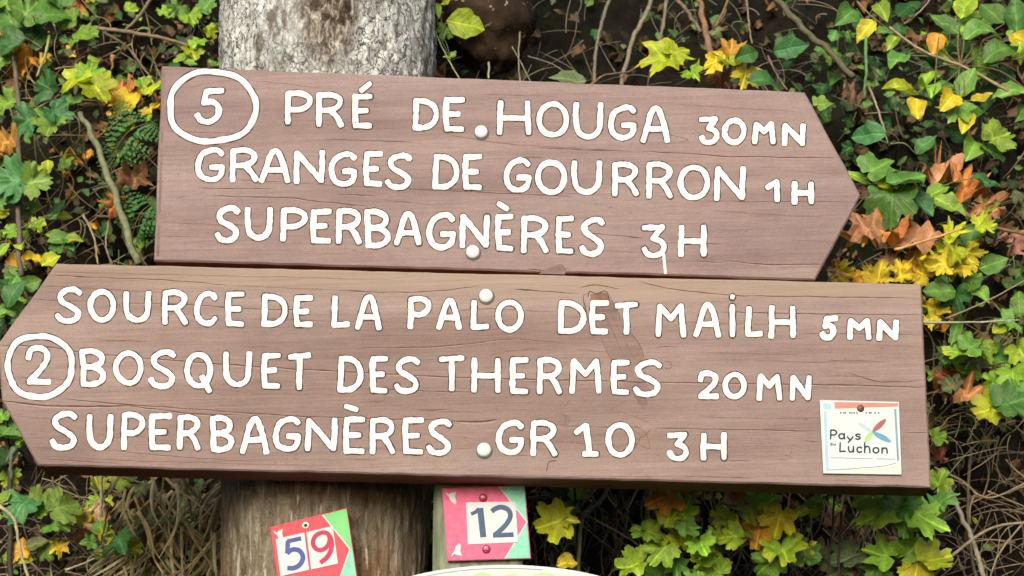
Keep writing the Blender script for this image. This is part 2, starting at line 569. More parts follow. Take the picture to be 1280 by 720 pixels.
def bark_mat():
    m, t, b = newmat('lichen_bark', 0.88, 0.15)
    tc = N(t, 'ShaderNodeTexCoord')
    obj = tc.outputs['Object']

    def sc(s):
        q = N(t, 'ShaderNodeMapping'); q.inputs['Scale'].default_value = s
        t.links.new(obj, q.inputs[0]); return q.outputs[0]
    # warp
    wn = N(t, 'ShaderNodeTexNoise'); wn.inputs['Scale'].default_value = 22; wn.inputs['Detail'].default_value = 4
    t.links.new(obj, wn.inputs['Vector'])
    vm = N(t, 'ShaderNodeVectorMath', operation='SCALE'); vm.inputs['Scale'].default_value = 0.05
    t.links.new(wn.outputs['Color'], vm.inputs[0])
    va = N(t, 'ShaderNodeVectorMath', operation='ADD')
    t.links.new(obj, va.inputs[0]); t.links.new(vm.outputs[0], va.inputs[1])
    mp = N(t, 'ShaderNodeMapping'); mp.inputs['Scale'].default_value = (95, 95, 62)
    t.links.new(va.outputs[0], mp.inputs[0])
    vo = N(t, 'ShaderNodeTexVoronoi', feature='DISTANCE_TO_EDGE'); vo.inputs['Scale'].default_value = 1.0
    t.links.new(mp.outputs[0], vo.inputs['Vector'])
    vc = N(t, 'ShaderNodeTexVoronoi', feature='F1'); vc.inputs['Scale'].default_value = 1.0
    t.links.new(mp.outputs[0], vc.inputs['Vector'])
    n_big = noise_n(t, sc((8, 8, 5)), 1.0, 6, 0.65)
    n_mid = noise_n(t, sc((30, 30, 14)), 1.0, 6, 0.7, 0.5)
    n_str = noise_n(t, sc((60, 60, 13)), 1.0, 6, 0.68, 0.9)
    n_fin = noise_n(t, sc((220, 220, 120)), 1.0, 4, 0.7)
    # lichen-white upper bark
    lich = ramp(t, n_mid, [(0.28, (0.19, 0.185, 0.175)), (0.40, (0.28, 0.285, 0.28)), (0.52, (0.36, 0.37, 0.36)), (0.7, (0.47, 0.48, 0.46))])
    lich = mix(t, lich, ramp(t, n_fin, [(0.3, g3(0.72)), (0.7, g3(1.18))]), 1.0, 'MULTIPLY')
    flake = ramp(t, vc.outputs['Color'], [(0.1, g3(0.74)), (0.5, g3(0.98)), (0.9, g3(1.28))])
    lich = mix(t, lich, flake, 0.55, 'MULTIPLY')
    lich = mix(t, lich, (1.18, 1.23, 1.25), 1.0, 'MULTIPLY')
    edge = ramp(t, vo.outputs[0], [(0.0, g3(0.55)), (0.12, g3(1))])
    crackmask = ramp(t, n_big, [(0.34, g3(0.25)), (0.48, g3(1))])
    n_crk = noise_n(t, sc((80, 80, 55)), 1.0, 4, 0.62, 0.6)
    band = ramp(t, n_crk, [(0.435, g3(0)), (0.462, g3(1)), (0.480, g3(1)), (0.507, g3(0))])
    ce = mathn(t, 'MULTIPLY', band, crackmask)
    lich = mix(t, lich, (0.035, 0.028, 0.020), mathn(t, 'MULTIPLY', ce, 0.85))
    brownp = noise_n(t, sc((16, 16, 8)), 1.0, 5, 0.7)
    lich = mix(t, lich, edge, 1.0, 'MULTIPLY')
    bm = ramp(t, brownp, [(0.56, g3(0)), (0.63, g3(1))])
    lich = mix(t, lich, (0.075, 0.058, 0.036), mathn(t, 'MULTIPLY', bm, 0.8))
    # brown bare lower wood
    low = ramp(t, n_str, [(0.29, (0.030, 0.022, 0.014)), (0.40, (0.115, 0.094, 0.064)), (0.56, (0.185, 0.163, 0.122)), (0.70, (0.32, 0.30, 0.245))])
    rb = noise_n(t, sc((9, 9, 7)), 1.0, 4, 0.6)
    low = mix(t, low, (0.15, 0.070, 0.022), ramp(t, rb, [(0.50, g3(0)), (0.64, g3(0.55))]))
    low = mix(t, low, (0.40, 0.38, 0.32), ramp(t, noise_n(t, sc((130, 130, 16)), 1.0, 4, 0.65), [(0.60, g3(0)), (0.66, g3(0.8))]))
    sep = N(t, 'ShaderNodeSeparateXYZ'); t.links.new(obj, sep.inputs[0])
    # worn rough patch on the front of the upper bark
    dx = mathn(t, 'MULTIPLY', mathn(t, 'SUBTRACT', sep.outputs['X'], PATCH[0]), 19.0)
    dz = mathn(t, 'MULTIPLY', mathn(t, 'SUBTRACT', sep.outputs['Z'], PATCH[1]), 12.0)
    dd = mathn(t, 'ADD', mathn(t, 'MULTIPLY', dx, dx), mathn(t, 'MULTIPLY', dz, dz))
    dd = mathn(t, 'ADD', dd, mathn(t, 'MULTIPLY', mathn(t, 'SUBTRACT', brownp, 0.5), 3.0))
    pm = ramp(t, dd, [(0.2, g3(1)), (1.0, g3(0))])
    rough_c = ramp(t, noise_n(t, sc((95, 95, 45)), 1.0, 5, 0.7, 0.6), [(0.36, (0.018, 0.013, 0.008)), (0.48, (0.075, 0.060, 0.042)), (0.56, (0.22, 0.20, 0.17)), (0.66, (0.45, 0.46, 0.44))])
    lich = mix(t, lich, rough_c, pm)
    zf = mathn(t, 'ADD', mathn(t, 'MULTIPLY', mathn(t, 'SUBTRACT', sep.outputs['Z'], 2.0), 4.0), mathn(t, 'MULTIPLY', mathn(t, 'SUBTRACT', n_big, 0.5), 1.2))
    zc = N(t, 'ShaderNodeClamp'); t.links.new(zf, zc.inputs[0])
    col = mix(t, low, lich, zc.outputs[0])
    t.links.new(col, b.inputs['Base Color'])
    h = mathn(t, 'ADD', mathn(t, 'MULTIPLY', n_mid, 0.9), mathn(t, 'MULTIPLY', n_str, 0.6))
    h = mathn(t, 'SUBTRACT', h, mathn(t, 'MULTIPLY', ce, 0.6))
    h = mathn(t, 'ADD', h, mathn(t, 'MULTIPLY', n_fin, 0.25))
    bump(t, b, h, 0.6, 0.009)
    return m


M['bark'] = bark_mat()


def post_mat():
    m, t, b = newmat('green_grey_weathered_wood', 0.85, 0.15)
    v = mapping(t, (60, 60, 5))
    n = noise_n(t, v, 1.0, 6, 0.65, 0.4)
    c = ramp(t, n, [(0.3, (0.08, 0.085, 0.06)), (0.5, (0.17, 0.185, 0.14)), (0.7, (0.27, 0.28, 0.22))])
    v2 = mapping(t, (12, 12, 9))
    n2 = noise_n(t, v2, 1.0, 5, 0.6)
    c = mix(t, c, (0.07, 0.11, 0.045), ramp(t, n2, [(0.5, g3(0)), (0.65, g3(0.6))]))
    t.links.new(c, b.inputs['Base Color'])
    bump(t, b, n, 0.7, 0.004)
    return m


M['post'] = post_mat()


def rock_mat():
    m, t, b = newmat('rusty_brown_stone', 0.85, 0.2)
    v = mapping(t, (1, 1, 1))
    n = noise_n(t, v, 16, 7, 0.65)
    c = ramp(t, n, [(0.3, (0.008, 0.006, 0.004)), (0.5, (0.027, 0.017, 0.010)), (0.7, (0.058, 0.036, 0.021))])
    n2 = noise_n(t, v, 85, 3, 0.5)
    c = mix(t, c, (0.33, 0.29, 0.21), ramp(t, n2, [(0.66, g3(0)), (0.70, g3(0.8))]))
    t.links.new(c, b.inputs['Base Color'])
    bump(t, b, n, 0.6, 0.01)
    return m


M['rock'] = rock_mat()

# ------------------------------------------------------------------ the bank behind (one sheet of ground)


def fbm(x, y, z, o=4):
    s = 0; a = 1
    for _ in range(o):
        s += a * noise.noise(Vector((x, y, z))); x *= 2.1; y *= 2.1; z *= 2.1; a *= 0.5
    return s


def bankY(x, z):
    return 0.13 + 0.25 * z + 0.07 * fbm(x * 2.3, 3.1, z * 2.3, 3) + 0.022 * fbm(x * 13, 7.7, z * 13, 3)


def build_ground():
    xs = list(np.concatenate([[-60, -30, -12, -6, -3.5, -2.4, -1.8], np.arange(-1.4, 1.4001, 0.014), [1.8, 2.4, 3.5, 6, 12, 30, 60]]))
    zs = list(np.concatenate([[0.15, 0.5, 0.9, 1.2], np.arange(1.36, 3.1, 0.014), [3.4, 4, 5]]))
    flat = [(-60, 0.0), (-20, 0.0), (-6, 0.0), (-2, 0.0), (-0.6, 0.0), (-0.1, 0.03)]
    top = [(3.0, 6.3), (8, 7.5), (30, 9), (80, 10)]
    rows = []
    for (y, z) in flat:
        rows.append([(x, y, z + 0.02 * noise.noise(Vector((x, y, 0)))) for x in xs])
    for z in zs:
        rows.append([(x, bankY(x, z), z) for x in xs])
    for (y, z) in top:
        rows.append([(x, y, z) for x in xs])
    nx = len(xs)
    vs = [p for r in rows for p in r]
    fs = []
    for j in range(len(rows) - 1):
        for i in range(nx - 1):
            fs.append((j * nx + i, j * nx + i + 1, (j + 1) * nx + i + 1, (j + 1) * nx + i))
    mb = MB(); mb.add(vs, fs)
    g = mb.build('ground', M['soil'], origin=(0, 0, 0))
    tag(g, 'dark earth bank rising steeply behind the signs', 'ground', kind='structure')


build_ground()

# ------------------------------------------------------------------ tree trunk
TX = at(412, 300, 0.2).x
TY = 0.205


def build_trunk():
    zs = list(np.concatenate([np.arange(0.0, 1.5, 0.06), np.arange(1.5, 2.75, 0.005), np.arange(2.75, 4.6, 0.06)]))
    K = 260
    vs = []; fs = []
    for z in zs:
        r0 = 0.1365 + 0.0125 * max(0, min(1, (z - 1.7) / 0.65)) - 0.012 * max(0, z - 2.4)
        if z < 0.9: r0 += 0.06 * (0.9 - z) ** 2
        cx = TX + 0.006 * math.sin(z * 2.1) - 0.004 * (z - 2.0); cy = TY + 0.006 * math.cos(z * 1.7)
        for k in range(K):
            a = 2 * math.pi * k / K
            dx, dy = math.cos(a), math.sin(a)
            x0, y0 = dx * r0, dy * r0
            d = 0.010 * noise.noise(Vector((x0 * 11, y0 * 11, z * 5)))
            up = max(0, min(1, (z - 1.95) * 4))
            rid = 1 - abs(noise.noise(Vector((x0 * 52, y0 * 52, z * 9))))
            d += -0.0022 * (1 - up) * max(0, rid - 0.72) / 0.28
            pl = noise.noise(Vector((x0 * 75, y0 * 75, z * 42)))
            d += up * 0.0035 * max(-0.5, min(0.5, pl * 1.6))
            d += 0.0016 * noise.noise(Vector((x0 * 190, y0 * 190, z * 90)))
            r = r0 + d
            vs.append((cx + dx * r, cy + dy * r, z))
    n = len(zs)
    for i in range(n - 1):
        for k in range(K):
            fs.append((i * K + k, i * K + (k + 1) % K, (i + 1) * K + (k + 1) % K, (i + 1) * K + k))
    fs.append(tuple(range((n - 1) * K, n * K)))
    mb = MB(); mb.add(vs, fs)
    t = thing('tree', (TX, TY, 0), 'thick tree with pale lichen covered bark behind the two wooden signs', 'tree')
    t['_o'] = (TX, TY, 0)
    # keep material coordinates in world metres of height: origin at ground
    mb.build('trunk', M['bark'], t)
    lb = MB()
    tops = Vector((TX, TY, 4.5))
    for (dx, dy, dz) in ((-0.7, 0.2, 1.1), (0.5, 0.4, 1.4), (0.15, -0.3, 1.6)):
        pts = catmull([tops + Vector((0, 0, -0.15)), tops + Vector((dx * .35, dy * .35, dz * .45)), tops + Vector((dx, dy, dz))], 6)
        tube(lb, pts, [0.075 * (1 - 0.7 * i / (len(pts) - 1)) for i in range(len(pts))], 10)
    lb.build('limb', M['bark'], t)


build_trunk()

# ------------------------------------------------------------------ post that carries the boards
POSTF = 0.034


def build_post():
    xl = at(541, 640, POSTF).x; xr = at(654, 640, POSTF).x
    zt = at(600, 140, POSTF).z
    d = 0.10
    mb = MB()
    zs = list(np.arange(0, zt, 0.05)) + [zt]
    prof = []
    e = 0.006
    prof = [(xl + e, POSTF), (xr - e, POSTF), (xr, POSTF + e), (xr, POSTF + d - e), (xr - e, POSTF + d), (xl + e, POSTF + d), (xl, POSTF + d - e), (xl, POSTF + e)]
    vs = []; fs = []
    for z in zs:
        for (x, y) in prof:
            vs.append((x + 0.0012 * noise.noise(Vector((x * 9, y * 9, z * 7))), y, z))
    for i in range(len(zs) - 1):
        for k in range(8):
            fs.append((i * 8 + k, i * 8 + (k + 1) % 8, i * 8 + 8 + (k + 1) % 8, i * 8 + 8 + k))
    fs.append(tuple(range(len(vs) - 8, len(vs))))
    mb.add(vs, fs)
    o = mb.build('signpost', M['post'], origin=((xl + xr) / 2, POSTF + d / 2, 0), smooth=False)
    tag(o, 'green grey square wooden post beside the trunk carrying the signs', 'post')


build_post()

# ------------------------------------------------------------------ glyphs (strokes in a unit box, y up)
def arc(cx, cy, rx, ry, a0, a1, n=14):
    return [(cx + rx * math.cos(R(a0 + (a1 - a0) * i / n)), cy + ry * math.sin(R(a0 + (a1 - a0) * i / n))) for i in range(n + 1)]


def sm(*p): return [tuple(q) for q in catmull(p, 7)]


G = {
 'A': [[(0, 0), (.14, .33), (.30, .78), (.42, .97)], sm((.42, .97), (.52, 1.0), (.64, .95), (.76, .74)), [(.76, .74), (.9, .35), (1, 0)], [(.17, .36), (.87, .36)]],
 'B': [[(.06, 0), (.0, 1)], sm((0, .99), (.5, 1.0), (.9, .86), (.86, .64), (.45, .52), (.1, .52)), sm((.1, .52), (.6, .5), (1, .33), (.92, .1), (.5, 0), (.06, .02))],
 'C': [sm((1, .87), (.82, .99), (.5, .99), (.18, .84), (0, .5), (.12, .16), (.45, 0), (.8, .03), (1, .17))],
 'D': [[(0, 0), (.05, 1)], sm((.05, .99), (.5, .96), (.86, .8), (1, .5), (.88, .2), (.5, .02), (0, .01))],
 'E': [[(.08, 0), (.02, .5), (.08, 1)], [(.08, .985), (1, 1)], [(.06, .5), (.75, .51)], [(.08, .02), (.95, 0)]],
 'G': [sm((.98, .88), (.8, 1.0), (.48, .98), (.15, .82), (0, .48), (.1, .15), (.42, 0), (.75, .03), (.95, .18), (1, .42)), [(.99, .42), (.56, .42)]],
 'H': [[(0, 0), (.03, 1)], [(1, 0), (.98, 1)], [(.03, .49), (.97, .48)]],
 'I': [[(.5, 0), (.5, 1)]],
 'L': [[(.06, .03), (.12, 1)], [(.08, .02), (1, .05)]],
 'M': [[(0, 0), (.07, .96)], [(.07, .97), (.5, .55)], [(.5, .55), (.9, .97)], [(.9, .97), (1, 0)]],
 'N': [[(0, 0), (.04, .98)], [(.05, .98), (.93, .04)], [(.95, .02), (1, .99)]],
 'O': [('C', arc(.5, .5, .5, .5, 96, 456, 30)[:-1])],
 'P': [[(.03, 0), (.06, .98)], sm((.06, .98), (.55, 1.0), (.95, .86), (.96, .62), (.6, .44), (.08, .44))],
 'Q': [('C', [(x, .12 + y * .88) for x, y in arc(.48, .5, .48, .5, 96, 456, 30)[:-1]]), sm((.62, .36), (.74, .2), (.9, 0))],
 'R': [[(.03, 0), (.05, .98)], sm((.05, .98), (.55, 1.0), (.93, .87), (.92, .66), (.6, .5), (.07, .48)), [(.55, .48), (.82, .25), (1, 0)]],
 'S': [sm((1, .9), (.78, 1.0), (.4, .97), (.12, .82), (.2, .62), (.6, .46), (.92, .28), (.84, .08), (.5, 0), (.16, .04), (0, .18))],
 'T': [[(0, .96), (1, 1)], [(.52, .98), (.5, 0)]],
 'U': [sm((.02, 1), (.0, .55), (.1, .18), (.4, 0), (.7, .03), (.92, .22), (.98, .6), (1, 1))],
 '0': [('C', arc(.5, .5, .5, .5, 96, 456, 30)[:-1])],
 '1': [[(0, .66), (.68, .98)], [(.72, .98), (.74, 0)]],
 '|': [[(0, .76), (.45, .98)], [(.5, .98), (.66, .03)], [(.42, .02), (1, .02)]],
 '2': [sm((0, .72), (.12, .94), (.5, 1.0), (.88, .88), (.86, .6), (.5, .3), (.06, .04)), [(.04, .02), (1, .02)]],
 '3': [[(0, .97), (.9, 1)], [(.9, .99), (.46, .60)], sm((.46, .60), (.85, .5), (1, .28), (.8, .06), (.45, 0), (.16, .06), (.02, .22))],
 '5': [[(1, .97), (.36, .94)], [(.36, .94), (.26, .58)], sm((.26, .58), (.6, .62), (.86, .45), (.84, .18), (.5, 0), (.16, .04), (0, .2))],
 'i': [[(.5, 0), (.5, .74)], [(.46, .98), (.54, 1.0)]],
 'a': [('C', arc(.46, .5, .46, .48, 60, 420, 20)[:-1]), sm((.94, .98), (.93, .4), (1, .02))],
 'y': [[(0, 1), (.48, .42)], [(1, 1), (.55, .35), (.2, 0)]],
 's': [sm((.95, .9), (.5, 1.0), (.08, .82), (.3, .58), (.85, .42), (.9, .14), (.45, 0), (.02, .1))],
 'u': [sm((0, 1), (.02, .4), (.3, 0), (.7, .06), (.95, .4), (1, 1)), [(1, 1), (1, 0)]],
 'c': [sm((1, .84), (.6, 1.0), (.12, .82), (.02, .4), (.3, .04), (.7, .02), (1, .16))],
 'h': [[(0, 0), (0, 1)], sm((0, .42), (.35, .64), (.8, .6), (.98, .3), (1, 0))],
 'o': [('C', arc(.5, .5, .5, .5, 96, 456, 24)[:-1])],
 'n': [[(0, 0), (0, 1)], sm((0, .6), (.35, .98), (.8, .92), (.98, .5), (1, 0))],
 'd': [('C', arc(.45, .35, .45, .35, 60, 420, 20)[:-1]), [(.95, 0), (.95, 1)]],
}


def resample(p, step):
    P = [np.array(q, float) for q in p]
    out = [P[0]]
    for a, b in zip(P, P[1:]):
        L = np.linalg.norm(b - a); n = max(1, int(L / step))
        for i in range(1, n + 1):
            out.append(a + (b - a) * i / n)
    return out


glyph_no = [0]


def glyph(mbw, mbr, ch, x0, x1, y0, y1, hw, Y, shear=0.0, heights=(0.00026, 0.00058), rimw=1.1, cap='round', mat=0, wob=0.2, dish=0.5):
    """ch in pixel box x0..x1, y0(top)..y1(bottom) (outer box)"""
    glyph_no[0] += 1
    sd = glyph_no[0]
    strokes = G[ch]
    bx0, bx1, by0, by1 = x0 + hw, x1 - hw, y0 + hw, y1 - hw
    for k, st in enumerate(strokes):
        closed = False
        if isinstance(st, tuple):
            closed = True; st = st[1]
        pts = []
        for (u, v) in st:
            px = bx0 + u * (bx1 - bx0); py = by1 - v * (by1 - by0)
            px += shear * (v - .5) * (by1 - by0)
            pts.append((px, py))
        pts = resample(pts, 3.0) if not closed else [np.array(q) for q in pts]
        pts = [q + np.array((noise.noise(Vector((q[0] * .06, q[1] * .06, sd))), noise.noise(Vector((q[0] * .06, q[1] * .06, sd + 50))))) * 0.9 * min(1, hw / 4) for q in pts]
        h = heights[1] + 0.00007 * k + 0.00002 * (sd % 3)
        stroke_mesh(mbw, pts, hw, Y, 0.0, h, mat, closed, cap, sd, wob, dish)
        if mbr is not None:
            stroke_mesh(mbr, pts, hw + rimw, Y, 0.0, heights[0] + 0.00004 * k + 0.00001 * (sd % 3), 0, closed, cap, sd + 9, 0.16, 0.0)  # wider dark rim paints the groove edge and its shadow


def word(parent, text, boxes, hw, Y, accents=(), drips=()):
    w = MB(); r = MB()
    for ch, b in zip(text.replace(' ', ''), boxes):
        h = hw * (0.80 if ch in 'HI' else 1.0)
        glyph(w, r, ch, b[0], b[1], b[2], b[3], hw, Y)
    for (p0, p1, wd) in accents:
        pts = resample([p0, p1], 2.0)
        if len(pts) < 2: pts = [np.array(p0, float), np.array(p1, float)]
        stroke_mesh(w, pts, wd, Y, 0, 0.0009, seed=p0[0]); stroke_mesh(r, pts, wd + 1.0, Y, 0, 0.00043, seed=p0[0])
    for (p0, p1, wd) in drips:
        stroke_mesh(w, resample([p0, p1], 3), wd, Y, 0, 0.0007, seed=3)
    o = w.build('lettering', M['paint'], parent)
    r.build('groove_shadow_rim', M['groove_shadow'], o)
    return o


def plank(parent, poly, Y, th, mats, bottom_edge, drop, cracks, soft, extra=None):
    """arrow board: pixel polygon, front on plane Y; bottom_edge = indices (i,j) of the lower edge, whose back is 'drop' lower (bevelled arris)"""
    mb = MB()
    # densify outline for slight unevenness
    pts = []; isb = []
    n = len(poly)
    for i in range(n):
        a = np.array(poly[i], float); b = np.array(poly[(i + 1) % n], float)
        L = np.linalg.norm(b - a); m = max(2, int(L / 14))
        for k in range(m):
            t = k / m
            q = a + (b - a) * t
            nr = np.array((-(b - a)[1], (b - a)[0])) / L
            if 0 < k:
                q = q + nr * (1.0 * noise.noise(Vector((q[0] * .03, q[1] * .03, 5.5))) + 0.35 * noise.noise(Vector((q[0] * .11, q[1] * .11, 2.5))))
            pts.append(q)
            isb.append(1.0 if (i in bottom_edge) else 0.0)
    N_ = len(pts)
    # endpoint of the bottom edge also belongs to it
    for i in range(N_):
        if isb[i - 1] and not isb[i]:
            isb[i] = 1.0
            break
    bev = 0.0022
    front = []; mid = []; back = []
    A = np.array(pts); ctr = A.mean(0)
    for i in range(N_):
        p, q = A[i - 1], A[(i + 1) % N_]
        t = (q - p) / np.linalg.norm(q - p)
        nr = np.array((t[1], -t[0]))
        # outline runs clockwise on screen: inward normal
        ins = A[i] - nr * 2.2 if np.dot(nr, A[i] - ctr) > 0 else A[i] + nr * 2.2
        front.append(at(ins[0], ins[1], Y))
        w = at(A[i][0], A[i][1], Y)
        mid.append(Vector((w.x, Y + bev, w.z)))
        bz = w.z - drop * isb[i]
        back.append(Vector((w.x, Y + th, bz)))
    v = front + mid + back
    mb.add(v, [tuple(range(N_))], 0)
    mb.add(v, [(i, (i + 1) % N_, N_ + (i + 1) % N_, N_ + i) for i in range(N_)], 0)
    mb.add(v, [(N_ + i, N_ + (i + 1) % N_, 2 * N_ + (i + 1) % N_, 2 * N_ + i) for i in range(N_)] + [tuple(reversed(range(2 * N_, 3 * N_)))], 1)

    def ribbon(c, mat, h, dy=0.0, kw=1.0):
        line, wd = c
        wd *= kw
        line = [(q[0] + 1.5 * bool(dy), q[1] + dy) for q in line]
        P = catmull(line, 10) if len(line) > 2 else resample(line, 5)
        if len(P) < 3: P = [P[0], (P[0] + P[-1]) / 2, P[-1]]
        P = [p + np.array((0, 0.9 * noise.noise(Vector((p[0] * .05, p[1] * .2, 1.7))) + 0.5 * noise.noise(Vector((p[0] * .3, 1, 1))))) for p in P]
        m = len(P); vs = []; fs = []
        for i, p in enumerate(P):
            tt = P[min(i + 1, m - 1)] - P[max(i - 1, 0)]; tt = tt / (np.linalg.norm(tt) + 1e-9)
            nr = np.array((-tt[1], tt[0]))
            e = min(1, i / 3 + 0.08, (m - 1 - i) / 3 + 0.08)
            ww = wd * 0.78 * e * (0.5 + 0.75 * abs(noise.noise(Vector((p[0] * .045, p[1] * .1, 8.8)))) * 1.6)
            vs.append(at(*(p + nr * ww), Y - h)); vs.append(at(*(p - nr * ww), Y - h))
        for i in range(m - 1):
            fs.append((2 * i, 2 * i + 1, 2 * i + 3, 2 * i + 2))
        mb.add(vs, fs, mat)
    for k, c in enumerate(cracks): ribbon(c, 2, 0.00022 + 0.000004 * k)
    for k, c in enumerate(soft): ribbon(c, 3, 0.00012 + 0.000002 * k)
    for k, c in enumerate(cracks):
        if c[1] >= .5 and abs(c[0][0][0] - c[0][-1][0]) > 25: ribbon(c, len(mats) - 1, 0.00004 + 0.000001 * k, c[1] * 1.5, 0.8)  # pale ribbon under long cracks: painted highlight suggesting relief
    if extra: extra(mb, Y)
    return mb.build('plank', mats, parent, smooth=False)


def bolt(parent, px, py, r, Y):
    mb = MB()
    c = at(px, py, Y)
    # dark disc set down-right as the bolt's painted shadow, then domed head
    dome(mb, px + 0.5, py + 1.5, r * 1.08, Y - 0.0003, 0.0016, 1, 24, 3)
    dome(mb, px, py, r * 0.90, Y - 0.0016, 0.0022, 0, 24, 7)
    return mb.build('bolt', [M['bolt'], M['boltshadow']], parent)


# ------------------------------------------------------------------ upper board
YU = 0.0
UP_POLY = [(202, 82), (1006, 115), (1076, 244), (1019, 350), (192, 326)]
u = thing('wooden_arrow_sign', at(606, 338, 0.016), 'upper brown wooden arrow board pointing right, listing three walks from PRÉ DE HOUGA down', 'sign', 'wooden arrow signs')
up_cracks = [
 ([(800, 189), (860, 192), (930, 196), (1052, 197)], .8), ([(258, 245), (355, 247), (400, 252), (462, 258)], .8), ([(245, 235), (340, 236)], .6),
 ([(832, 303), (870, 304), (905, 305)], .8), ([(780, 296), (805, 297)], .7), ([(905, 325), (940, 329), (970, 331), (1030, 330)], .8),
 ([(192, 227), (206, 226)], .9), ([(221, 248), (232, 244)], 1.5), ([(757, 258.5), (768, 260)], 1.2), ([(735, 291), (770, 294), (805, 297)], .5),
 ([(670, 184), (720, 187), (772, 189)], .55), ([(420, 243), (468, 245)], .6), ([(865, 326), (900, 328)], .7), ([(440, 312), (446, 313)], 1.2),
 ([(221, 217), (225, 219)], 1.4), ([(660, 336), (690, 338), (712, 336)], .9), ([(940, 300), (930, 302)], .5), ([(405, 174), (470, 176), (520, 178)], .4),
 ([(500, 236), (600, 240), (720, 246)], .45), ([(870, 251), (960, 252), (1060, 252)], .5)]
up_soft = [([(204, 163), (240, 165), (300, 167)], .8), ([(560, 168), (620, 178), (700, 184), (800, 190)], .7), ([(196, 278), (260, 280), (330, 283)], .7),
 ([(480, 250), (510, 253), (545, 257)], .7), ([(195, 295), (250, 296)], .6), ([(300, 225), (360, 228), (440, 233), (500, 233)], .7),
 ([(840, 130), (900, 134), (1000, 140)], .6), ([(740, 313), (800, 315)], .6), ([(600, 118), (640, 119), (700, 120)], .5), ([(1000, 215), (1060, 217)], .5),
 ([(880, 262), (960, 268), (1040, 272)], .6), ([(520, 235), (640, 239), (760, 243)], .6), ([(230, 110), (300, 100), (420, 112)], .4),
 ([(820, 100 + 65), (850, 171), (860, 175), (847, 179)], .7), ([(990, 300), (1040, 302)], .5), ([(640, 200), (655, 197), (682, 197)], 1.0)]


def up_extra(mb, Y):
    # torn knot on the lower edge and the pale left arris strip
    slab(mb, [(673, 342), (690, 333), (703, 330), (708, 337), (706, 343)], Y - 0.0003, 0.0002, 4)
    slab(mb, [(204, 90), (207, 90), (199, 320), (195.5, 320)], Y - 0.0003, 0.0002, 4)


plank(u, UP_POLY, YU, 0.033, [M['plank_up'], M['plank_edge'], M['crack'], M['softcrack'], M['scar'], M['lip_light']], (3,), 0.0015, up_cracks, up_soft, up_extra)


def ring(parent, cx, cy, rx, ry, hw, Y, seed):
    w = MB(); r = MB()
    pts = []
    for i in range(54):
        a = 2 * math.pi * i / 54
        k = 1 + 0.018 * math.sin(3 * a + seed) + 0.012 * math.sin(7 * a + seed * 2)
        sq = (abs(math.cos(a)) ** 2.25 + abs(math.sin(a)) ** 2.25) ** (-1 / 2.25)
        pts.append(np.array((cx + rx * k * sq * math.cos(a), cy + ry * k * sq * math.sin(a))))
    stroke_mesh(w, pts, hw, Y, 0, 0.0009, closed=True, seed=seed, wob=0.25)
    stroke_mesh(r, pts, hw + 1.0, Y, 0, 0.0004, closed=True, seed=seed + 9, wob=0.2, dish=0)
    o = w.build('number_ring', M['paint'], parent)
    r.build('groove_shadow_rim', M['groove_shadow'], o)
    return o


ring(u, 265.5, 133.5, 53.5, 43.5, 3.9, YU, 1.0)
HW = 3.65
word(u, '5', [(243, 281, 108, 156)], 3.75, YU)
word(u, 'PRE', [(355, 391, 113, 156.5), (394, 430, 115, 159.5), (439.5, 466, 117, 161)], HW, YU, accents=[((452, 113), (462, 105), 3.4)])
word(u, 'DE', [(515.5, 549, 122, 163.5), (553, 582, 121, 165)], HW, YU)
word(u, 'HOUGA', [(621, 664, 125, 169.5), (670.5, 712, 126.5, 172.5), (716, 754.5, 127, 174.5), (760, 796, 131, 175.5), (800.5, 838, 132, 179)], HW, YU)
word(u, '30MN', [(873, 900, 145, 182), (902, 933.5, 147, 181.5), (940, 970, 151, 181), (977, 1007.5, 153, 183.5)], 3.6, YU)
word(u, 'GRANGES', [(244, 281, 184, 228.5), (286.5, 323, 184, 228.5), (323.5, 363, 185, 229.5), (366.5, 407, 187, 230.5), (411, 447, 189, 233.5), (453.5, 479, 189, 233.5), (481.5, 515.5, 191, 238)], HW, YU)
word(u, 'DE', [(540.5, 574.5, 192, 237.5), (577.5, 603.5, 192, 238)], HW, YU)
word(u, 'GOURRON', [(629.5, 664.5, 197, 241), (669, 709.5, 199.5, 244), (714, 753, 200, 243.5), (764, 799, 202, 246), (807, 841.5, 202, 249), (847, 888, 205.5, 250.5), (892.5, 932.5, 207, 251.5)], HW, YU)
word(u, '1H', [(956, 979, 223, 253.5), (989, 1018, 226, 256)], 3.7, YU)
word(u, 'SUPERBAGNERES', [(268, 300.5, 256.5, 304.5), (305.5, 341.5, 258, 300.5), (349.5, 384.5, 259, 302.5), (387.5, 415, 261, 305), (419, 452.5, 260, 306), (455.5, 488, 261, 310.5), (492, 527.5, 263.5, 307.5), (533, 570, 265.5, 313), (574, 613, 267, 311), (618.5, 643, 267, 314.5), (650.5, 686.5, 269, 317), (694, 718, 270, 317.5), (724, 756.5, 271, 321)], 3.75, YU, accents=[((624, 255), (633.5, 261), 3.6)])
word(u, '3H', [(801.5, 833.5, 280.5, 323), (847.5, 883.5, 280.5, 321.5)], 3.6, YU, drips=[((829.5, 317), (831.8, 341), 1.8)])
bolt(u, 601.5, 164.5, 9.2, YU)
bolt(u, 591, 314.5, 9.4, YU)

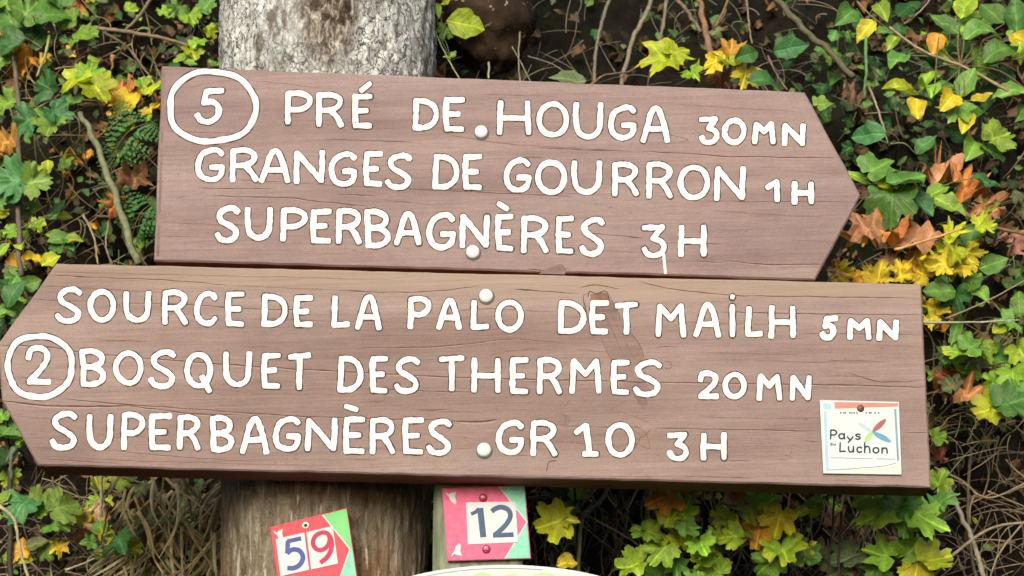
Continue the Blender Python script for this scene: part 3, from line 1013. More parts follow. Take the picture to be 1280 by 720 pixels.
# ------------------------------------------------------------------ lower board
YL = -0.022
LO_POLY = [(70, 329), (1152, 355), (1164, 610), (47, 582), (2, 500), (-3, 430)]
lo = thing('wooden_arrow_sign', at(600, 612, 0.0), 'lower longer wooden arrow board pointing left, first line SOURCE DE LA PALO DET MAILH', 'sign', 'wooden arrow signs')
lo_cracks = [
 ([(0, 431), (60, 434), (110, 441), (200, 449), (320, 458), (440, 465), (580, 472), (700, 475), (830, 478), (1030, 481), (1158, 484)], .9),
 ([(60, 344), (110, 346), (160, 348), (225, 351), (285, 357)], .7), ([(150, 379), (220, 380), (310, 386), (380, 387)], .7), ([(40, 374), (75, 376), (112, 376)], .6),
 ([(420, 363), (480, 365), (540, 364), (600, 357)], .7), ([(640, 361), (680, 364), (722, 367)], .8), ([(450, 435), (530, 434), (580, 430), (622, 425)], .7),
 ([(600, 427), (650, 424), (708, 430)], .5), ([(795, 351), (840, 361), (920, 369), (1030, 371), (1150, 373)], .7), ([(900, 390), (990, 391.5), (1156, 394)], .8),
 ([(820, 379), (832, 379)], .4), ([(1000, 416), (1060, 417.5), (1158, 419)], .6), ([(0, 500), (50, 506), (95, 508), (160, 507)], 1.3),
 ([(160, 507), (200, 512), (240, 517), (300, 519)], .8), ([(75, 498), (150, 505), (240, 511), (320, 517), (420, 522), (500, 524), (560, 525)], .8),
 ([(130, 563), (200, 569), (260, 574), (320, 577)], .5), ([(50, 573), (110, 577), (150, 580)], .7), ([(520, 512), (562, 512.5)], .7), ([(459, 502), (484, 501)], .7),
 ([(700, 532), (760, 534), (800, 534)], .6), ([(820, 535), (920, 537), (1024, 538.5)], .7), ([(1128, 540), (1162, 541)], .7), ([(850, 595), (900, 596), (940, 598)], .5),
 ([(725, 359), (745, 356), (775, 361)], .7), ([(735, 372), (737, 364.5), (746, 367), (757, 364), (763, 377)], 1.2), ([(440, 485), (520, 488), (600, 490)], .6),
 ([(735, 366), (729, 372), (734, 392)], .8), ([(788, 415), (800, 432), (806, 450)], .7), ([(818, 434), (848, 433)], .6), ([(703, 512), (715, 496)], .7),
 ([(590, 470), (640, 475), (690, 477), (720, 471)], .5), ([(922, 508), (923, 509)], 1.5), ([(1004, 526), (1010, 522)], 1.1), ([(1018, 518), (1024, 516)], .8),
 ([(970, 574), (985, 575)], 1.0), ([(979, 567), (990, 572)], 1.2), ([(990, 561), (987, 570)], .8), ([(1004, 550), (1022, 552)], 1.2), ([(1011, 557), (1012, 564)], .7),
 ([(343, 577), (344, 580)], 1.1), ([(563, 577), (565, 579)], 1.1), ([(683, 590), (686, 578), (696, 576)], 1.0), ([(676, 586), (678, 588)], 1.2), ([(565, 526), (600, 527), (622, 524)], 1.4),
 ([(1119, 604), (1124, 607)], .9), ([(1104, 497), (1104, 501)], .6), ([(131, 442 - 60), (150, 381)], .6), ([(148, 378), (150, 384)], 1.2),
 ([(630, 568), (660, 569)], .4), ([(940, 540 + 36), (900, 575)], .3), ([(1035, 450), (1060, 451), (1110, 452)], .35), ([(1060, 466), (1100, 478 - 1), (1150, 476)], .6)]
lo_soft = [([(737, 372), (746, 405), (757, 436), (770, 460), (790, 495)], .9), ([(752, 380), (764, 410), (780, 445), (796, 480)], .6), ([(760, 385), (778, 420), (796, 455)], .6), ([(745, 385), (752, 402), (762, 425)], .5), ([(786, 566), (796, 556), (800, 545), (790, 535)], .8), ([(770, 512), (790, 520), (812, 528)], .7), ([(802, 552), (812, 562)], .8), ([(690, 522), (698, 517), (707, 520), (706, 529), (697, 531), (691, 526)], .8), ([(696, 523), (702, 525)], .6), ([(50, 357), (120, 361), (200, 366)], .7), ([(290, 357), (340, 359), (420, 362)], .6), ([(300, 433), (340, 434)], .9), ([(430, 417), (500, 420)], .4),
 ([(320, 397), (400, 401), (500, 402)], .6), ([(560, 390), (600, 386), (640, 387), (695, 390)], .7), ([(680, 402), (698, 403)], .8), ([(610, 445), (640, 438), (680, 436)], .7),
 ([(820, 400), (900, 404), (1000, 406)], .6), ([(940, 450), (1000, 452), (1090, 453)], .6), ([(1030, 470), (1100, 471)], .6), ([(0, 470), (40, 472), (110, 476)], .5),
 ([(120, 424), (150, 426), (185, 427)], .7), ([(40, 560), (100, 562)], .7), ([(165, 545), (200, 550), (260, 552)], .5), ([(440, 530 + 44), (470, 575)], 1.0),
 ([(440, 560), (520, 563), (600, 560)], .5), ([(640, 548), (700, 552), (780, 558)], .5), ([(600, 592), (700, 595), (860, 596)], .6), ([(50, 590 - 20), (200, 577), (440, 583)], .5),
 ([(970, 520), (1020, 523)], .6), ([(880, 521), (950, 523), (1010, 524)], .6), ([(720, 437), (740, 438), (758, 440)], .7), ([(523, 513), (600, 516)], .5),
 ([(770, 560), (800, 548), (815, 535)], .8), ([(790, 530), (806, 540), (812, 560), (800, 556)], .9), ([(785, 545), (800, 535)], .7), ([(755, 515), (775, 505), (782, 500)], .7),
 ([(1060, 430), (1156, 433)], .4), ([(500, 540), (560, 545), (590, 548)], .5), ([(830, 452), (838, 453), (838, 461), (830, 460)], .7), ([(1040, 600), (1100, 603)], .5),
 ([(280, 487), (330, 492), (420, 493)], .4), ([(20, 520), (70, 524)], .4), ([(60, 340), (260, 344), (500, 350)], .4), ([(905, 385), (918, 386)], .9), ([(880, 440), (1000, 444)], .35)]


def lo_extra(mb, Y):
    # diagonal scar with raised rough fibres
    L = [(737, 367), (742, 385), (750, 412), (757, 436), (768, 458), (782, 480), (796, 500), (802, 512)]
    Rr = [(760, 367), (772, 388), (786, 412), (797, 432), (806, 452), (809, 474), (811, 494), (807, 512)]
    rows = []
    for (a, b) in zip(catmull(L, 5), catmull(Rr, 5)):
        row = []
        for k in range(7):
            s = k / 6
            p = a + (b - a) * s
            h = 0.00006 * (1 - (2 * s - 1) ** 2) ** 0.7 * (0.7 + 0.6 * noise.noise(Vector((s * 4, p[1] * .03, 2)))) + 0.00003
            p = p + np.array((4.5 * noise.noise(Vector((p[1] * .16, s * 2.2, 1))) + 2.0 * noise.noise(Vector((p[1] * .6, s * 3, 4))), 0))
            row.append(at(p[0], p[1], Y - h))
        rows.append(row)
    vs = [q for r in rows for q in r]; fs = []
    for j in range(len(rows) - 1):
        for k in range(6):
            fs.append((j * 7 + k, j * 7 + k + 1, j * 7 + 8 + k, j * 7 + 7 + k))
    mb.add(vs, fs, 4)
    # round knot
    c = [(697 + 9 * math.cos(a) + 7, 525 + 8 * math.sin(a)) for a in [2 * math.pi * i / 14 for i in range(14)]]
    slab(mb, c, Y - 0.0001, 0.00008, 4)
    # knot recess at the top of the scar
    slab(mb, [(740, 368), (747, 366), (757, 365.5), (761, 373), (752, 376), (743, 375)], Y - 0.00018, 0.0001, 3)


plank(lo, LO_POLY, YL, 0.055, [M['plank_lo'], M['plank_edge'], M['crack'], M['softcrack'], M['scar'], M['lip_light']], (2,), 0.005, lo_cracks, lo_soft, lo_extra)
ring(lo, 49.5, 458, 40, 38, 3.9, YL, 2.3)
word(lo, '2', [(32, 64.5, 431, 482)], 3.75, YL)
word(lo, 'SOURCE', [(68.5, 103, 358.5, 405), (109.5, 145.5, 361, 403.5), (154, 189.5, 363.5, 403.5), (201.5, 235, 362, 407), (242.5, 272.5, 364, 408), (281, 306.5, 364, 409)], HW, YL)
word(lo, 'DE', [(326.5, 360.5, 367, 408.5), (366.5, 392, 369, 409.5)], HW, YL)
word(lo, 'LA', [(413, 437.5, 369, 410.5), (443.5, 477.5, 368, 413.5)], HW, YL)
word(lo, 'PALO', [(509, 539.5, 370, 412), (545, 577.5, 372, 413), (587, 611.5, 374, 413.5), (619, 655, 374, 416)], HW, YL)
word(lo, 'DET', [(697, 733, 375, 418), (736.5, 761.5, 375, 418.5), (768, 798, 377, 419)], HW, YL)
word(lo, 'MAiLH', [(819, 858, 378, 422.5), (866.5, 901.5, 377.5, 422.5), (910, 921, 367, 422.5), (930.5, 954, 382.5, 422.5), (960.5, 995, 381, 423.5)], 3.6, YL)
word(lo, '5MN', [(1024, 1048, 393.5, 426), (1058.5, 1090, 397, 425.5), (1095.5, 1124, 398.5, 426.5)], 3.75, YL)
word(lo, 'BOSQUET', [(99.5, 132.5, 435.5, 484), (141.5, 180, 438, 482.5), (185.5, 220.5, 436.5, 486.5), (230, 268, 439.5, 491.5), (278.5, 315.5, 439, 484), (326, 351.5, 441, 486.5), (359, 389.5, 441, 488.5)], HW, YL)
word(lo, 'DES', [(422, 454.5, 444, 491), (461.5, 486, 445, 492), (492, 525.5, 445.5, 493)], HW, YL)
word(lo, 'THERMES', [(548, 581, 444, 489.5), (588.5, 626.5, 446.5, 491.5), (636.5, 661.5, 446.5, 493.5), (670.5, 703, 446.5, 493.5), (711.5, 752.5, 446.5, 493), (763, 788, 449.5, 494), (790.5, 828, 449.5, 496.5)], HW, YL)
word(lo, '20MN', [(871.5, 899.5, 463, 499.5), (903.5, 933.5, 464.5, 499.5), (945.5, 978, 466, 501.5), (986.5, 1015, 468.5, 501.5)], 3.6, YL)
word(lo, 'SUPERBAGNERES', [(62, 97.5, 513.5, 563), (108, 142, 517, 562.5), (150.5, 181.5, 515, 563), (185, 215, 516.5, 563.5), (220.5, 251, 518, 563.5), (262, 292.5, 519, 566), (299.5, 336.5, 520.5, 568.5), (341, 376.5, 520.5, 565), (381, 422.5, 521, 565), (428, 457.5, 520.5, 568), (461, 494.5, 521.5, 568.5), (502, 531, 521.5, 568.5), (532.5, 565.5, 523, 570)], 3.75, YL, accents=[((433, 508), (445, 512), 3.5)])
word(lo, 'GR', [(620, 655.5, 525, 569), (662, 697, 525, 571)], 3.75, YL)
word(lo, '|0', [(717, 749, 528, 572), (756.5, 793.5, 527.5, 572.5)], 3.75, YL)
word(lo, '3H', [(833.5, 861.5, 540, 577), (875.5, 909, 540, 576)], 3.6, YL)
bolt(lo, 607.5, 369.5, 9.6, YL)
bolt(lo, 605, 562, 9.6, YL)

# ------------------------------------------------------------------ small plates
def inkword(mbx, text, x, y0, widths, heights, gap, hw, Y, cap='round', drop=None):
    for i, ch in enumerate(text):
        h = heights[i]
        d = drop[i] if drop else 0
        glyph(mbx, None, ch, x, x + widths[i], y0 - h + d, y0 + d, hw, Y, heights=(0, 0.00035), cap=cap, wob=0.03, dish=0)
        x += widths[i] + gap


def ellipse_poly(cx, cy, a, b, ang, n=18, lens=False):
    out = []
    for i in range(n):
        t = 2 * math.pi * i / n
        x = a * math.cos(t); y = b * math.sin(t) * (0.75 + 0.25 * abs(math.sin(t)))
        out.append((cx + x * math.cos(ang) - y * math.sin(ang), cy + x * math.sin(ang) + y * math.cos(ang)))
    return out


def logo_plate():
    Y0 = YL - 0.0035
    t = thing('tile_plate', at(1077, 594, Y0), 'small white square plate with four coloured petals screwed to the lower board', 'plate')
    mb = MB()
    slab(mb, [(1024.5, 500), (1124, 502.3), (1127.3, 593.5), (1029, 592)], Y0, 0.0035, 0, 1, 0.0006)
    mb.build('plate', [M['tile_white'], M['edgedark']], t, smooth=False)
    mb = MB(); e = 0.0001
    slab(mb, [(1043, 502.5), (1123, 504), (1123.3, 508), (1043.5, 511)], Y0 - e, e, 0)
    slab(mb, [(1029, 504), (1039, 504.3), (1039, 512), (1029.5, 511.5)], Y0 - e, e, 1)
    slab(mb, [(1029.5, 514), (1033, 514), (1036, 588), (1032.3, 588)], Y0 - e, e, 1)
    slab(mb, [(1117.6, 511), (1120.4, 511), (1124, 575), (1121.4, 577)], Y0 - e, e, 2)
    slab(mb, [(1066, 586), (1107, 583), (1124, 580), (1125, 590.5), (1068, 590.5)], Y0 - e, e, 3)
    mb.build('printed_border', [M['tile_salmon'], M['tile_blueish'], M['greyline'], M['palegreen']], t, smooth=False)
    mb = MB()
    slab(mb, [(1038.5, 571.5), (1091, 573), (1091, 574), (1038.5, 572.5)], Y0 - e, e, 0)
    slab(mb, [(1096, 573), (1119, 573.6), (1119, 574.6), (1096, 574)], Y0 - e, e, 0)
    slab(mb, [(1034, 587), (1058, 586), (1090, 583.5), (1106, 582), (1120, 578.5), (1120, 579.3), (1106, 583), (1090, 584.5), (1058, 587), (1034, 588)], Y0 - 2 * e, e, 0)
    mb.build('printed_rule', M['greyline'], t, smooth=False)
    mb = MB()
    inkword(mb, 'Pays', 1037, 549.5, [9.5, 9, 9, 8], [13, 8.5, 8.5, 8.5], 1.3, 1.0, Y0, drop=[0, 0, 4, 0.5])
    inkword(mb, 'Luchon', 1048.5, 565.5, [9, 8.2, 7.6, 8.4, 9, 8.4], [13, 8.5, 8.5, 14, 8.5, 8.5], 2.2, 1.0, Y0, drop=[0, .4, .8, 1.2, 1.6, 2.0])
    inkword(mb, 'du', 1037.5, 557, [3.2, 3.2], [4.2, 2.6], 0.9, 0.45, Y0)
    for i, x in enumerate([1050, 1054, 1056, 1061.5, 1064, 1067, 1070.5, 1082, 1086, 1088, 1093, 1097.5]):
        slab(mb, [(x, 515 + .1 * (i % 3)), (x + 1.5, 515), (x + 1.6, 517.2), (x + .1, 517)], Y0 - e * 1.5, e, 0)
    mb.build('lettering', M['ink'], t, smooth=False)
    for nm, a, m in (('petal', (1072, 528.5), 'petal_pale'), ('petal', (1107.5, 524), 'petal_red'), ('petal', (1114, 552.5), 'petal_blue'), ('petal', (1081, 553), 'petal_green')):
        c = (1090.5, 540)
        cx, cy = (c[0] + a[0]) / 2, (c[1] + a[1]) / 2
        L = math.hypot(a[0] - c[0], a[1] - c[1]) / 2
        mb = MB()
        lift = {'petal_pale': 1, 'petal_red': 2, 'petal_blue': 4, 'petal_green': 3}[m]
        slab(mb, ellipse_poly(cx, cy, L, 3.5 if m != 'petal_pale' else 2.8, math.atan2(a[1] - c[1], a[0] - c[0])), Y0 - e * (0.6 + 0.5 * lift), e * 0.4, 0)
        mb.build('petal', M[m], t, smooth=False)
    mb = MB(); dome(mb, 1075.7, 510.5, 4.6, Y0 - 0.0001, 0.0018)
    mb.build('screw', M['rustscrew'], t)


logo_plate()


def lerp2(q, u_, v_):
    """q = TL,TR,BR,BL ; u right, v down"""
    a = np.array(q[0]) * (1 - u_) + np.array(q[1]) * u_
    b = np.array(q[3]) * (1 - u_) + np.array(q[2]) * u_
    return tuple(a * (1 - v_) + b * v_)


def walker(mb, q, u0, v0, w, h, Y, mat, flip=False):
    """small white corner mark: a leaning body with a forked top"""
    P = [(0.0, .0), (.3, .22), (.55, .12), (1.0, .05), (.85, .4), (.95, .85), (.8, 1.0), (.45, .75), (.3, .4), (.1, .25)]
    pts = []
    for (a, b) in P:
        bb = 1 - b if flip else b
        pts.append(lerp2(q, u0 + a * w, v0 + bb * h))
    if flip: pts.reverse()
    slab(mb, pts, Y, 0.0001, mat)


def waymark(q, Y, th, label, chev, cards, digits, screws, marks, pinkm, back):
    b = (np.array(q[2]) + np.array(q[3])) / 2
    t = thing('waymark_tile', at(b[0], b[1], Y), label, 'waymark', 'numbered waymark tiles')
    mb = MB(); slab(mb, q, Y, th, 0, 1, 0.0012)
    mb.build('plate', [M[pinkm], M['rose']], t, smooth=False)
    e = 0.00012
    # green arrow field to the right of the chevron
    mb = MB()
    g = 0.012
    poly = [lerp2(q, chev[0] + .0, g), lerp2(q, 1 - g, g), lerp2(q, 1 - g, 1 - g), lerp2(q, chev[0] + .0, 1 - g), lerp2(q, chev[1], .5)]
    # split at the tip so both halves are convex
    n = len(poly)
    top = [poly[0], poly[1], lerp2(q, 1 - g, .5), poly[4]]
    bot = [poly[4], lerp2(q, 1 - g, .5), poly[2], poly[3]]
    slab(mb, top, Y - e, e * .8, 1 if back == 'two' else 0); slab(mb, bot, Y - e, e * .8, 0)
    mb.build('green_field', [M['mint'], M['leafgreen']], t, smooth=False)
    mb = MB()
    wl = 0.018
    for (va, vb, sgn) in ((g, .5, 1), (1 - g, .5, -1)):
        a0 = lerp2(q, chev[0], va); a1 = lerp2(q, chev[1], vb)
        b0 = lerp2(q, chev[0] + wl, va); b1 = lerp2(q, chev[1] + wl, vb)
        pl = [a0, b0, b1, a1] if sgn > 0 else [a1, b1, b0, a0]
        slab(mb, pl, Y - 2 * e, e * .8, 0)
    mb.build('white_chevron_line', M['tile_white'], t, smooth=False)
    for (c, (dm, ch, box)) in zip(cards, digits):
        mb = MB(); slab(mb, c, Y - 0.0009, 0.0007, 0, 1, 0.0002)
        cd = mb.build('number_card', [M['tile_white'], M['edgedark']], t, smooth=False)
        for (chh, (uu0, uu1, vv0, vv1), hw) in box:
            mb = MB()
            for k, st in enumerate(BOLD[chh]):
                pts = [lerp2(c, uu0 + a * (uu1 - uu0), vv1 - bb * (vv1 - vv0)) for (a, bb) in st[0]]
                pts = resample(pts, 1.2)
                stroke_mesh(mb, pts, hw * st[1], Y - 0.0009, 0.0, 0.0003 + 0.00006 * k, 0, False, 'flat', k, 0.02, 0)
            mb.build('digit', M[dm], cd, smooth=False)
    for (px, py, r, mt) in screws:
        mb = MB(); dome(mb, px, py, r, Y - 0.0002, 0.0018, 0)
        if mt == 'brass':
            dome(mb, px, py, r * 0.5, Y - 0.0018, 0.0004, 1)
        else:
            slab(mb, [(px - r * .55, py - 1), (px + r * .4, py - 1.6), (px + r * .45, py - .4), (px - r * .5, py + .2)], Y - 0.0021, 0.0002, 1)
        mb.build('screw', [M[mt], M['black'] if mt == 'brass' else M['rose']], t)
    for mk in marks:
        mb = MB()
        walker(mb, q, mk[0], mk[1], mk[2], mk[3], Y - 0.0003, 0, mk[4])
        mb.build('corner_mark', M['tile_white'], t, smooth=False)


BOLD = {
 '1': [([(0, .80), (.32, .86), (.62, .98)], .75), ([(.68, 1.0), (.80, 0)], 1.25)],
 '2': [(sm((.02, .86), (.2, .95), (.5, 1.0), (.82, .9), (.9, .68), (.7, .42), (.35, .18), (.08, .03)), 1.0), ([(.02, .035), (1, .035)], .95)],
 '5': [([(.22, .96), (.98, .96)], .9), ([(.26, .98), (.14, .55)], .95), (sm((.12, .56), (.45, .64), (.8, .55), (.95, .3), (.75, .08), (.4, .0), (.04, .05)), 1.0)],
 '9': [(sm((.88, .75), (.82, .93), (.55, 1.02), (.22, .95), (.06, .72), (.2, .48), (.5, .42), (.76, .54), (.9, .76)), 0.95), (sm((.9, .85), (.94, .6), (.85, .32), (.6, .1), (.28, -.02)), 1.0)],
}
Q12 = [(552, 610), (656, 606), (664, 698.4), (559.6, 701.6)]
waymark(Q12, 0.026, 0.008, 'pink and mint square tile numbered 12 on the post', (.68, .98),
        [[(582.5, 628), (644.4, 627), (647.6, 678), (584.8, 680.6)]],
        [('navy', '12', [('1', (.09, .37, .14, .84), 3.1), ('2', (.50, .92, .13, .83), 3.1)])],
        [(604, 622.4, 5.3, 'plum'), (608, 686.6, 5.3, 'plum')], [(.04, .05, .13, .18, False), (.05, .76, .13, .18, True)], 'pink', 'one')
Q59 = [(337, 659), (434, 634.5), (449, 736), (352, 760)]
waymark(Q59, 0.043, 0.012, 'red and green tilted square tile numbered 59 on the trunk', (.67, .95),
        [[(344.7, 673.8), (380.3, 665.7), (386.5, 712.3), (350.6, 720.5)], [(383, 665.2), (416, 657.5), (422.5, 704.5), (389, 712)]],
        [('royal', '5', [('5', (.24, .88, .10, .86), 3.0)]), ('redink', '9', [('9', (.14, .92, .12, .86), 3.0)])],
        [(382, 656.6, 4.2, 'brass')], [(.04, .05, .12, .16, False)], 'red', 'two')


def oval_sign():
    Y0 = 0.020
    cx, cy, a, b = 632, 779, 200, 73
    bpt = at(cx, cy + b, Y0)
    t = thing('oval_sign', bpt, 'white rimmed oval sign with pale green print, only its top edge visible below tile 12', 'sign')
    mb = MB()
    n = 90
    def el(k): return [(cx + a * k[0] * math.cos(2 * math.pi * i / n), cy + b * k[1] * math.sin(2 * math.pi * i / n)) for i in range(n)]
    slab(mb, el((1, 1)), Y0, 0.008, 0, 1, 0.001)
    mb.build('plate', [M['tile_white'], M['edgedark']], t, smooth=False)
    mb = MB()
    slab(mb, el((.945, .905)), Y0 - 0.0003, 0.0002, 0)
    pr = mb.build('printed_field', M['palegreen'], t, smooth=False)
    mb = MB()
    for i, (x, y, rx, ry) in enumerate([(604, 724, 14, 9), (640, 727, 16, 10), (682, 725, 20, 9), (560, 730, 18, 8), (715, 732, 14, 8)]):
        slab(mb, ellipse_poly(x, y, rx, ry, 0.1), Y0 - 0.0006 - 0.00003 * i, 0.0002, 0)
    mb.build('printed_tree', M['midgreen'], pr, smooth=False)
    mb = MB()
    stroke_mesh(mb, [(cx + a * .965 * math.cos(R(q)), cy + b * .94 * math.sin(R(q))) for q in range(222, 285, 2)], 0.5, Y0, 0, 0.0004, 0, False, 'flat', 1, 0.3, 0)
    mb.build('printed_rule', M['greyline'], t, smooth=False)


oval_sign()

# ------------------------------------------------------------------ boulder
def boulder():
    Y0 = 0.40
    c = at(590, 8, Y0)
    mb = MB()
    nu, nv = 64, 40
    vs = []; fs = []
    rx, ry, rz = 0.088, 0.10, 0.098
    for j in range(nv + 1):
        th = math.pi * j / nv
        for i in range(nu):
            ph = 2 * math.pi * i / nu
            d = Vector((math.sin(th) * math.cos(ph), math.sin(th) * math.sin(ph), math.cos(th)))
            k = 1 + 0.16 * fbm(d.x * 1.6 + 4, d.y * 1.6, d.z * 1.6, 2) + 0.05 * fbm(d.x * 7, d.y * 7, d.z * 7, 3)
            vs.append((c.x + d.x * rx * k - 0.25 * d.z * rx, c.y + d.y * ry * k, c.z + d.z * rz * k))
    for j in range(nv):
        for i in range(nu):
            fs.append((j * nu + i, j * nu + (i + 1) % nu, (j + 1) * nu + (i + 1) % nu, (j + 1) * nu + i))
    mb.add(vs, fs)
    tag(mb.build('boulder', M['rock']), 'rusty brown boulder lying on the bank right of the trunk', 'boulder')


boulder()

# ------------------------------------------------------------------ leaves
POLAR = {
 'maple': [(0, 1.0), (6, .84), (11, .80), (15, .82), (20, .58), (26, .52), (33, .62), (38, .77), (42, .78), (48, .95), (54, .78), (60, .75), (66, .64), (75, .50), (84, .56), (94, .62), (104, .74), (114, .60), (128, .50), (145, .44), (163, .36), (180, .08)],
 'field': [(0, .98), (6, .93), (10, 1.0), (17, .94), (22, .78), (27, .66), (33, .68), (39, .86), (45, .95), (51, .91), (57, .96), (65, .90), (72, .73), (80, .64), (90, .72), (100, .80), (107, .76), (115, .76), (128, .62), (148, .52), (166, .44), (180, .08)],
 'scallop': [(0, .92), (7, 1.0), (15, .97), (20, .86), (27, .96), (36, .93), (43, .70), (50, .52), (56, .74), (64, .93), (72, .96), (80, .84), (88, .94), (98, .90), (108, .74), (120, .66), (136, .60), (155, .52), (170, .40), (180, .10)],
 'ivy': [(0, 1.0), (14, .78), (26, .56), (38, .60), (52, .80), (64, .68), (82, .54), (104, .64), (122, .56), (142, .44), (164, .36), (180, .12)],
}
VEIN = {'maple': (0, 48, 104), 'field': (0, 50, 102), 'scallop': (0, 27, 72), 'ivy': (0, 52, 104)}


def leaf_geo(kind, detail, r, rag=.06):
    """list of (x, y, z, veinfactor, rimfactor), faces; length ~1, base at origin, tip at +y"""
    vs = []; fs = []
    fold = r.uniform(0.1, 0.55); curl = r.uniform(-0.75, 0.2); wv = r.uniform(0.06, 0.15); ph = r.uniform(0, 99)

    def Z(x, y):
        return fold * abs(x) + curl * (y - .4) ** 2 + wv * noise.noise(Vector((x * 4 + ph, y * 4, ph))) * 1.6
    if kind in POLAR:
        ctl = POLAR[kind]
        full = [(a, rr) for a, rr in ctl] + [(360 - a, rr) for a, rr in reversed(ctl[1:-1])]
        if detail == 0:
            full = full[::2]
        elif kind != 'maple':
            cc = catmull([(q * 1.0, w * 100) for q, w in full], 2)
            full = [(q[0], q[1] / 100) for q in cc if q[0] < 359]
        n = len(full)
        k0 = 0.62
        cy = 0.34
        jit = [1 + r.uniform(-rag, rag) for _ in range(n)]
        rings = (1.0, .72, .42) if detail > 0 else (1.0, .5)
        for ri, s in enumerate(rings):
            for i, (a, rr) in enumerate(full):
                # inner rings are rounder than the rim
                q = rr * s if ri == 0 else s * (rr * .7 + .3 * .62 if ri == 1 else rr * .4 + .6 * .55)
                if a > 165 and a < 195: q = rr * s
                q *= k0 * jit[i]
                x = q * math.sin(R(a)); y = cy + q * math.cos(R(a))
                am = min(a, 360 - a)
                vf = max(max(0, 1 - abs(am - v) / 9.0) for v in VEIN[kind])
                vs.append((x, y, Z(x, y), vf, 1.0 if ri == 0 else 0.0))
        vs.append((0, cy, Z(0, cy), 1.0, 0.0))
        for ri in range(len(rings) - 1):
            for i in range(n):
                j = (i + 1) % n
                fs.append((ri * n + i, ri * n + j, (ri + 1) * n + j, (ri + 1) * n + i))
        b = (len(rings) - 1) * n
        for i in range(n):
            fs.append((b + i, b + (i + 1) % n, len(vs) - 1))
    else:
        m = 9 if detail > 0 else 5
        cols = (-1, -.52, 0, .52, 1) if detail > 0 else (-1, 0, 1)
        wmax = {'ovate': .31, 'lance': .17, 'round': .40}[kind]
        sk = {'ovate': .78, 'lance': .9, 'round': .85}[kind]
        for j in range(m + 1):
            t = j / m
            w = wmax * math.sin(math.pi * (t ** sk)) ** (0.85) if 0 < t < 1 else 0.004
            w *= 1 + 0.07 * math.sin(j * 2.4 + ph)
            for c in cols:
                x = c * w; y = t
                vs.append((x, y, Z(x, y), 1.0 if c == 0 else 0.0, abs(c) > .9))
        L = len(cols)
        for j in range(m):
            for i in range(L - 1):
                fs.append((j * L + i, j * L + i + 1, j * L + L + i + 1, j * L + L + i))
    return vs, fs


def put_leaf(mb, P, size, kind, col, ang, r, tilt=0.35, detail=1, anchor='centre', edge=None, nrm=None, mat=0, crumple=0.0):
    """P centre (or base) of the leaf; ang: direction of the tip in the upright plane (0 = right, 90 = up)"""
    vs, fs = leaf_geo(kind, detail, r, .2 if crumple else .06)
    n = Vector(nrm) if nrm else Vector((0, -0.85, 0.42))
    n = (n + Vector((r.uniform(-1, 1), r.uniform(-1, 1) * .5, r.uniform(-1, 1))) * tilt).normalized()
    t = Vector((math.cos(R(ang)), 0, math.sin(R(ang))))
    t = (t - n * t.dot(n)).normalized()
    s = t.cross(n).normalized()
    off = Vector((0, 0, 0)) if anchor == 'base' else t * (-0.45 * size)
    P = Vector(P)
    out = []; cs = []
    e = edge if edge else col
    for (x, y, z, vf, rf) in vs:
        if crumple:
            z = z + crumple * noise.noise(Vector((x * 5 + P.x * 40, y * 5, P.z * 40))) + crumple * 0.8 * (x * x + (y - .4) ** 2) * 1.2
        out.append(P + off + s * (x * size) + t * (y * size) + n * (z * size))
        k = 1 + 0.28 * vf
        w = 0.6 * rf
        cs.append(tuple((col[i] * (1 - w) + e[i] * w) * k for i in range(3)))
    mb.add(out, fs, mat, cs, [(q[0] + 1.0, q[1]) for q in vs])
    return P + off


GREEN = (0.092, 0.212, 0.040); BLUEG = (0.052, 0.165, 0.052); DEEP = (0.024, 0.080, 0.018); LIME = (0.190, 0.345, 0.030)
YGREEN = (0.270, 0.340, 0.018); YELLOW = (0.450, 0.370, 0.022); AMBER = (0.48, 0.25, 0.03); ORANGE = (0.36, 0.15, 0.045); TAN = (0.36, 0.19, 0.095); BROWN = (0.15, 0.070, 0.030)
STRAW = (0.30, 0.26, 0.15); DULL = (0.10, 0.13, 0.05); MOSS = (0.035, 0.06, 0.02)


def vary(c, r, a=0.22):
    k = 1 + r.uniform(-a, a)
    h = r.uniform(-.12, .12)
    return (max(c[0] * k * (1 + h), .003), c[1] * k, max(c[2] * k * (1 - h), .003))


def bank_hit(px, py):
    """where the sight line through a pixel meets the bank"""
    Y = 0.5
    for _ in range(12):
        p = at(px, py, Y)
        Y = bankY(p.x, p.z)
    return at(px, py, Y)


pseed = [100]


